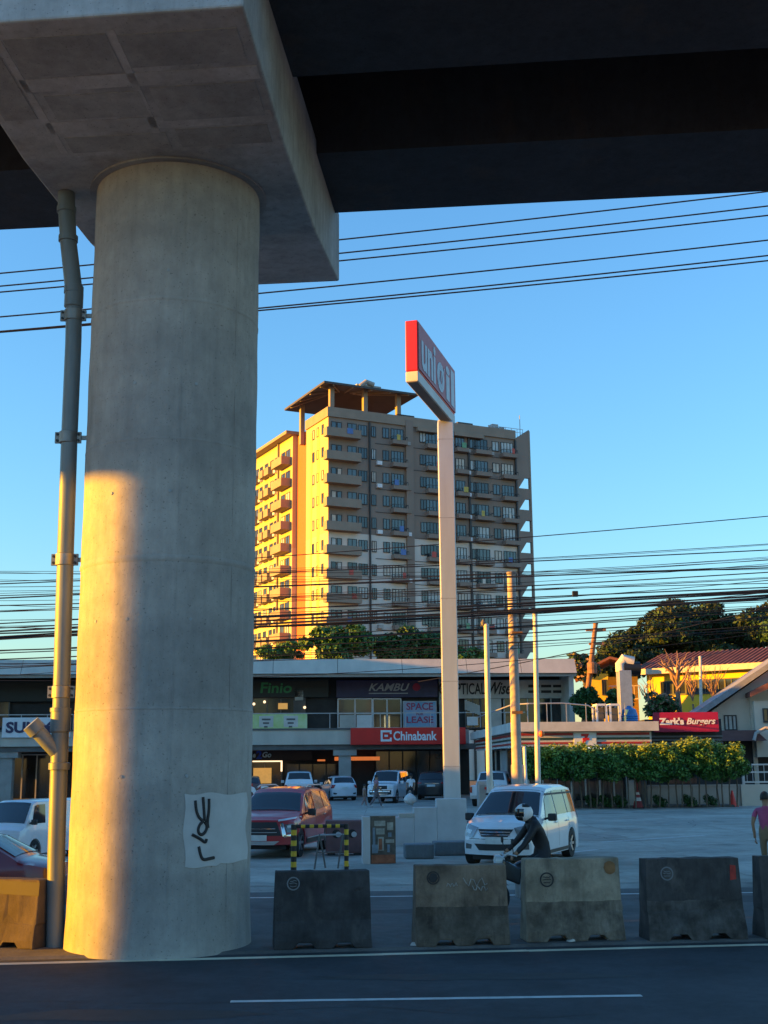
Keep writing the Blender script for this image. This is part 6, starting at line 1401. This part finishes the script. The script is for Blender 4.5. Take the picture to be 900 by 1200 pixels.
limbs(b, fk, [tp(u, v) for u, v in ((715, 768), (735, 758), (760, 745), (780, 730), (805, 728), (835, 730), (860, 742), (885, 738), (750, 762), (790, 750), (850, 755), (905, 735))], .4, 7, 1.0, 3); b.build('trunk', 'bark', tr, smooth=True)
# tree low behind the roof, left of that
def bush(name, label, u0, u1, v0, v1, Y, n, size, ms, seed, cat='tree', trunk=True, flat=.8, nc=26, jit=1.0):
    g = np.random.default_rng(seed); p = at((u0+u1)/2, (v0+v1)/2, Y); ppm = FPX/Y; W_ = (u1-u0)/ppm/2; H_ = (v1-v0)/ppm/2
    o = thing(name, label, cat, (p.x, Y, 0)); ORG[o.name] = (p.x, Y, 0); cs, rs = [], []
    for k in range(nc):
        a = g.uniform(0, 6.28); q = g.uniform(0, 1)**.5*.8; cs.append((p.x + W_*q*math.cos(a), Y + g.uniform(-1, 1)*min(W_, 2.5)*.6, p.z + H_*q*math.sin(a))); rs.append(g.uniform(.22, .42)*min(W_, H_*1.6)*jit)
    foliage('crown', ms, o, cs, rs, n, size, flat, seed)
    if trunk:
        b = MB(); b.tube([(p.x, Y, 0), (p.x+.1, Y, p.z*.6), (p.x, Y, p.z)], [.22, .16, .1], 8); limbs(b, (p.x, Y, p.z-H_), cs[:9], .1, 5, .3, seed); b.build('trunk', 'bark', o, smooth=True)
    return o
bush('leafy_tree', 'sunlit leafy tree in front of the tower base, left of the pylon', 345, 445, 733, 778, 112, 11000, .24, ['leafmid', 'leafbright', 'leafmid'], 11, nc=34)
bush('leafy_tree', 'dark leafy tree beside the pylon in front of the tower', 425, 525, 736, 780, 115, 11000, .24, ['leafmid', 'leafdark', 'leafmid'], 12, nc=34)
bush('leafy_tree', 'low green tree top right of the pylon above the shop roof', 505, 575, 757, 780, 113, 3500, .22, ['leafmid', 'leafbright'], 13)
bush('leafy_tree', 'low yellowish tree top at the right of the pier above the roof', 296, 360, 752, 778, 114, 3000, .22, ['leafmid', 'leafbright'], 14)
bush('shrub_mass', 'dark green shrub mass right of the shopping strip', 672, 712, 806, 846, 84, 4500, .17, ['leafdark', 'leafmid'], 15, 'shrub')
bush('shrub_mass', 'green shrub below the small cream house', 700, 742, 806, 838, 86, 3000, .17, ['leafdark', 'leafmid', 'leafbright'], 16, 'shrub')
bush('shrub_mass', 'brown green undergrowth above the magenta sign', 752, 800, 812, 842, 80, 1800, .16, ['leafdark', 'barepale', 'leafmid'], 17, 'shrub')
bush('street_tree', 'dark tree at the right end of the shop roof below the utility pole', 664, 704, 760, 800, 100, 2200, .24, ['leafdark', 'leafdark', 'barepale'], 18)
bush('leafy_tree', 'dense green tree cut by the right edge behind the gabled house', 892, 960, 720, 775, 92, 4500, .25, ['leafmid', 'leafdark'], 19)
# bare trees
def bare(label, u, vt, vb, Y, spread, seed, r=.12):
    p, q = at(u, vb, Y), at(u, vt, Y); o = thing('bare_tree', label, 'tree', (p.x, Y, 0)); ORG[o.name] = (p.x, Y, 0)
    g = np.random.default_rng(seed); b = MB(); b.tube([(p.x, Y, 0), (p.x+.1, Y, p.z*.7), (p.x, Y, p.z)], [r*1.5, r*1.2, r], 8); b.build('trunk', 'barepale', o, smooth=True)
    b = MB(); h_ = q.z-p.z
    for k in range(12):
        t0 = g.uniform(0, .3); s0 = Vector((p.x, Y, p.z+h_*t0)); e0 = Vector((p.x + g.uniform(-1, 1)*spread, Y + g.uniform(-1, 1)*spread, p.z + h_*g.uniform(.5, 1))); limbs(b, s0, [e0], r*.6, 5, .15, seed+k)
        m_ = s0.lerp(e0, .6); limbs(b, m_, [m_ + Vector((g.uniform(-1, 1)*spread*.5, g.uniform(-.5, .5), h_*g.uniform(.1, .35)))], r*.3, 4, .1, seed+k+50)
    b.build('branches', 'barepale', o, smooth=True)
bare('bare reddish tree above the magenta sign before the yellow house', 794, 752, 810, 82, 1.6, 21, .16)
bare('thin leafless tree left of the slim pole', 812, 775, 825, 84, 1.2, 23, .07)
bare('leafless sapling close to the exhaust duct', 765, 790, 835, 83, 1.0, 25, .08)
bare('thin leafless tree right of the slim pole against yellow wall', 838, 772, 826, 84, 1.3, 27, .07)
# hedge: bushes in a row on thin stems in front of the low wall
HF = 61.5
for k in range(7):
    u0 = 612 + k*37; u = u0 + 18; labs = ['leftmost clump of the tall clipped hedge, beside the white pipe frame', 'second hedge clump from the left, before the striped store', 'third hedge clump from the left, before the logo panel', 'middle right hedge clump behind the striped cone', 'hedge clump left of the tallest, under the store corner post', 'tallest and brightest hedge clump below the magenta sign', 'rightmost hedge clump above the orange red cone']
    p = at(u, 900, HF); o = thing('hedge_shrub', labs[k], 'hedge', (p.x, HF, .03), 0, 'clumps of the hedge'); ORG[o.name] = (p.x, HF, .03)
    g = np.random.default_rng(40+k); cs, rs = [], []; vt = (883, 882, 883, 882, 881, 875, 881)[k]; vb_ = 907
    for j in range(70):
        f = g.uniform(0, 1); q = at(u + g.uniform(-21, 21), lerp(vt+2, vb_+2, f), HF + g.uniform(-.7, .7)); cs.append(q); rs.append(g.uniform(.22, .42))
    foliage('foliage', ['hedgeleaf', 'hedgeleaf', 'leafbright', 'leafdark'], o, cs, rs, 13000, .085, .9, 60+k, .5)
    tops = [at(u + g.uniform(-19, 19), vt - g.uniform(-3, 4), HF + g.uniform(-.6, .6)) for _ in range(16)]
    foliage('lit_top_leaves', 'hedgelit', o, tops, [.3]*16, 1500, .09, 1.3, 80+k, 1.0)['kind'] = 'stuff'  # top leaves in a yellower colour that paints in the light there
    for j in range(4):
        q = at(u - 14 + j*9 + g.uniform(-2, 2), 915, HF + g.uniform(-.4, .1)); b = MB(); b.tube([(q.x+g.uniform(-.08, .08), q.y, .1), (q.x, q.y, 1.0), (q.x+g.uniform(-.1, .1), q.y, 2.0)], [.04, .035, .03], 6); b.build('stem', 'bark', o)
for k, u in enumerate((688, 705, 722, 770, 806, 832)):
    p = atz(u, 947); o = thing('low_weed', 'small dark weed tuft at the hedge foot, %s from the left' % ['first', 'second', 'third', 'fourth', 'fifth', 'sixth'][k], 'weed', (p.x, 62.5, .1), 0, 'weed tufts at the hedge foot'); ORG[o.name] = (p.x, 62.5, .1)
    foliage('leaves', ['leafdark', 'leafmid'], o, [(p.x, 62.5, .35), (p.x+.2, 62.5, .3), (p.x-.15, 62.4, .5)], [.25, .22, .2], 300, .09, 1, 90+k)

# ------------------------------------------------------------------ wear on the ground: repaired patches, cracks and oil stains
mm('tar', (.028, .028, .028), .75, var=.2, scale=6); mm('oil', (.26, .245, .21), .7, var=.25, scale=2)
def blotch(name, m, parent, cx, cy, rx, ry, z, seed):
    g = np.random.default_rng(seed); n = 16; q = MB()
    q.add([(cx, cy, z)] + [(cx + rx*g.uniform(.7, 1.1)*math.cos(2*math.pi*i/n), cy + ry*g.uniform(.7, 1.1)*math.sin(2*math.pi*i/n), z) for i in range(n)], [(0, 1+i, 1+(i+1) % n) for i in range(n)]); return q.build(name, m, parent)
def crack(parent, x, y, ang, L, z, seed, w=.012):
    g = np.random.default_rng(seed); q = MB(); px, py_, a = x, y, ang; pts = [(px, py_)]
    while L > 0: st = g.uniform(.15, .4); a += g.normal(0, .35); a = ang + (a-ang)*.7; px += st*math.cos(a); py_ += st*math.sin(a); pts.append((px, py_)); L -= st
    for (xa, ya), (xb, yb) in zip(pts, pts[1:]):
        d = Vector((xb-xa, yb-ya)); n_ = Vector((-d.y, d.x)).normalized()*w*g.uniform(.5, 1.3); q.add([(xa-n_.x, ya-n_.y, z), (xb-n_.x, yb-n_.y, z), (xb+n_.x, yb+n_.y, z), (xa+n_.x, ya+n_.y, z)], [(0, 1, 2, 3)])
    return q.build('crack', 'tar', parent)
for k, (x_, y_, rx, ry) in enumerate(((4.5, 27, .6, .5), (8.5, 33, 1.0, .9), (6.2, 40, 1.3, 1.6), (-1.0, 33, .8, 1.0), (11, 48, 1.6, 2.2), (2.5, 50, 1.4, 2.4), (-4, 56, 1.5, 2.5), (9.3, 28.5, .7, .4), (13, 57, 1.8, 2)) ): blotch('oil_stain', 'oil', apron, x_, y_, rx, ry, .029, 200+k)
for k, (x_, y_, a, L) in enumerate(((5.5, 26, 1.2, 5), (8, 31, .4, 6), (7.2, 37, 2.0, 7), (2, 34, .2, 4), (10, 44, 1.0, 8))): crack(apron, x_, y_, a, L, .0315, 220+k)
for k, (x_, y_, a, L) in enumerate(((-1, 12.6, .3, 3), (3.2, 14.6, .1, 4), (-4.5, 13.6, -.2, 3))): crack(road, x_, y_, a, L, .003, 240+k, .008)
for k, (x_, y_, rx, ry) in enumerate(((1.0, 14.4, 2.2, .25), (-2.5, 12.4, 1.6, .3))): blotch('tar_patch', 'tar', road, x_, y_, rx, ry, .0025, 250+k)
for k, (x_, y_, rx, ry) in enumerate(((1.5, 20.5, 2.0, .5), (6.5, 22, 2.5, .6))): blotch('tar_patch', 'tar', road2, x_, y_, rx, ry, .0045, 260+k)
mm('litter', (.55, .53, .48), .8)
for k in range(7):
    p_ = kl(random.uniform(1.5, 9), random.uniform(.45, .8)); b = MB(); s_ = random.uniform(.02, .05); b.prism([(-s_, 0), (s_, .004), (s_*.6, s_*.7), (-s_*.5, s_*.4)], -s_, s_); o = b.build('litter_scrap', 'litter'); o.location = (p_[0], p_[1], .035); o.rotation_euler = (0, 0, random.uniform(0, 3)); tag(o, 'tiny pale scrap of litter on the median by the barriers', 'litter', 'litter scraps on the median')
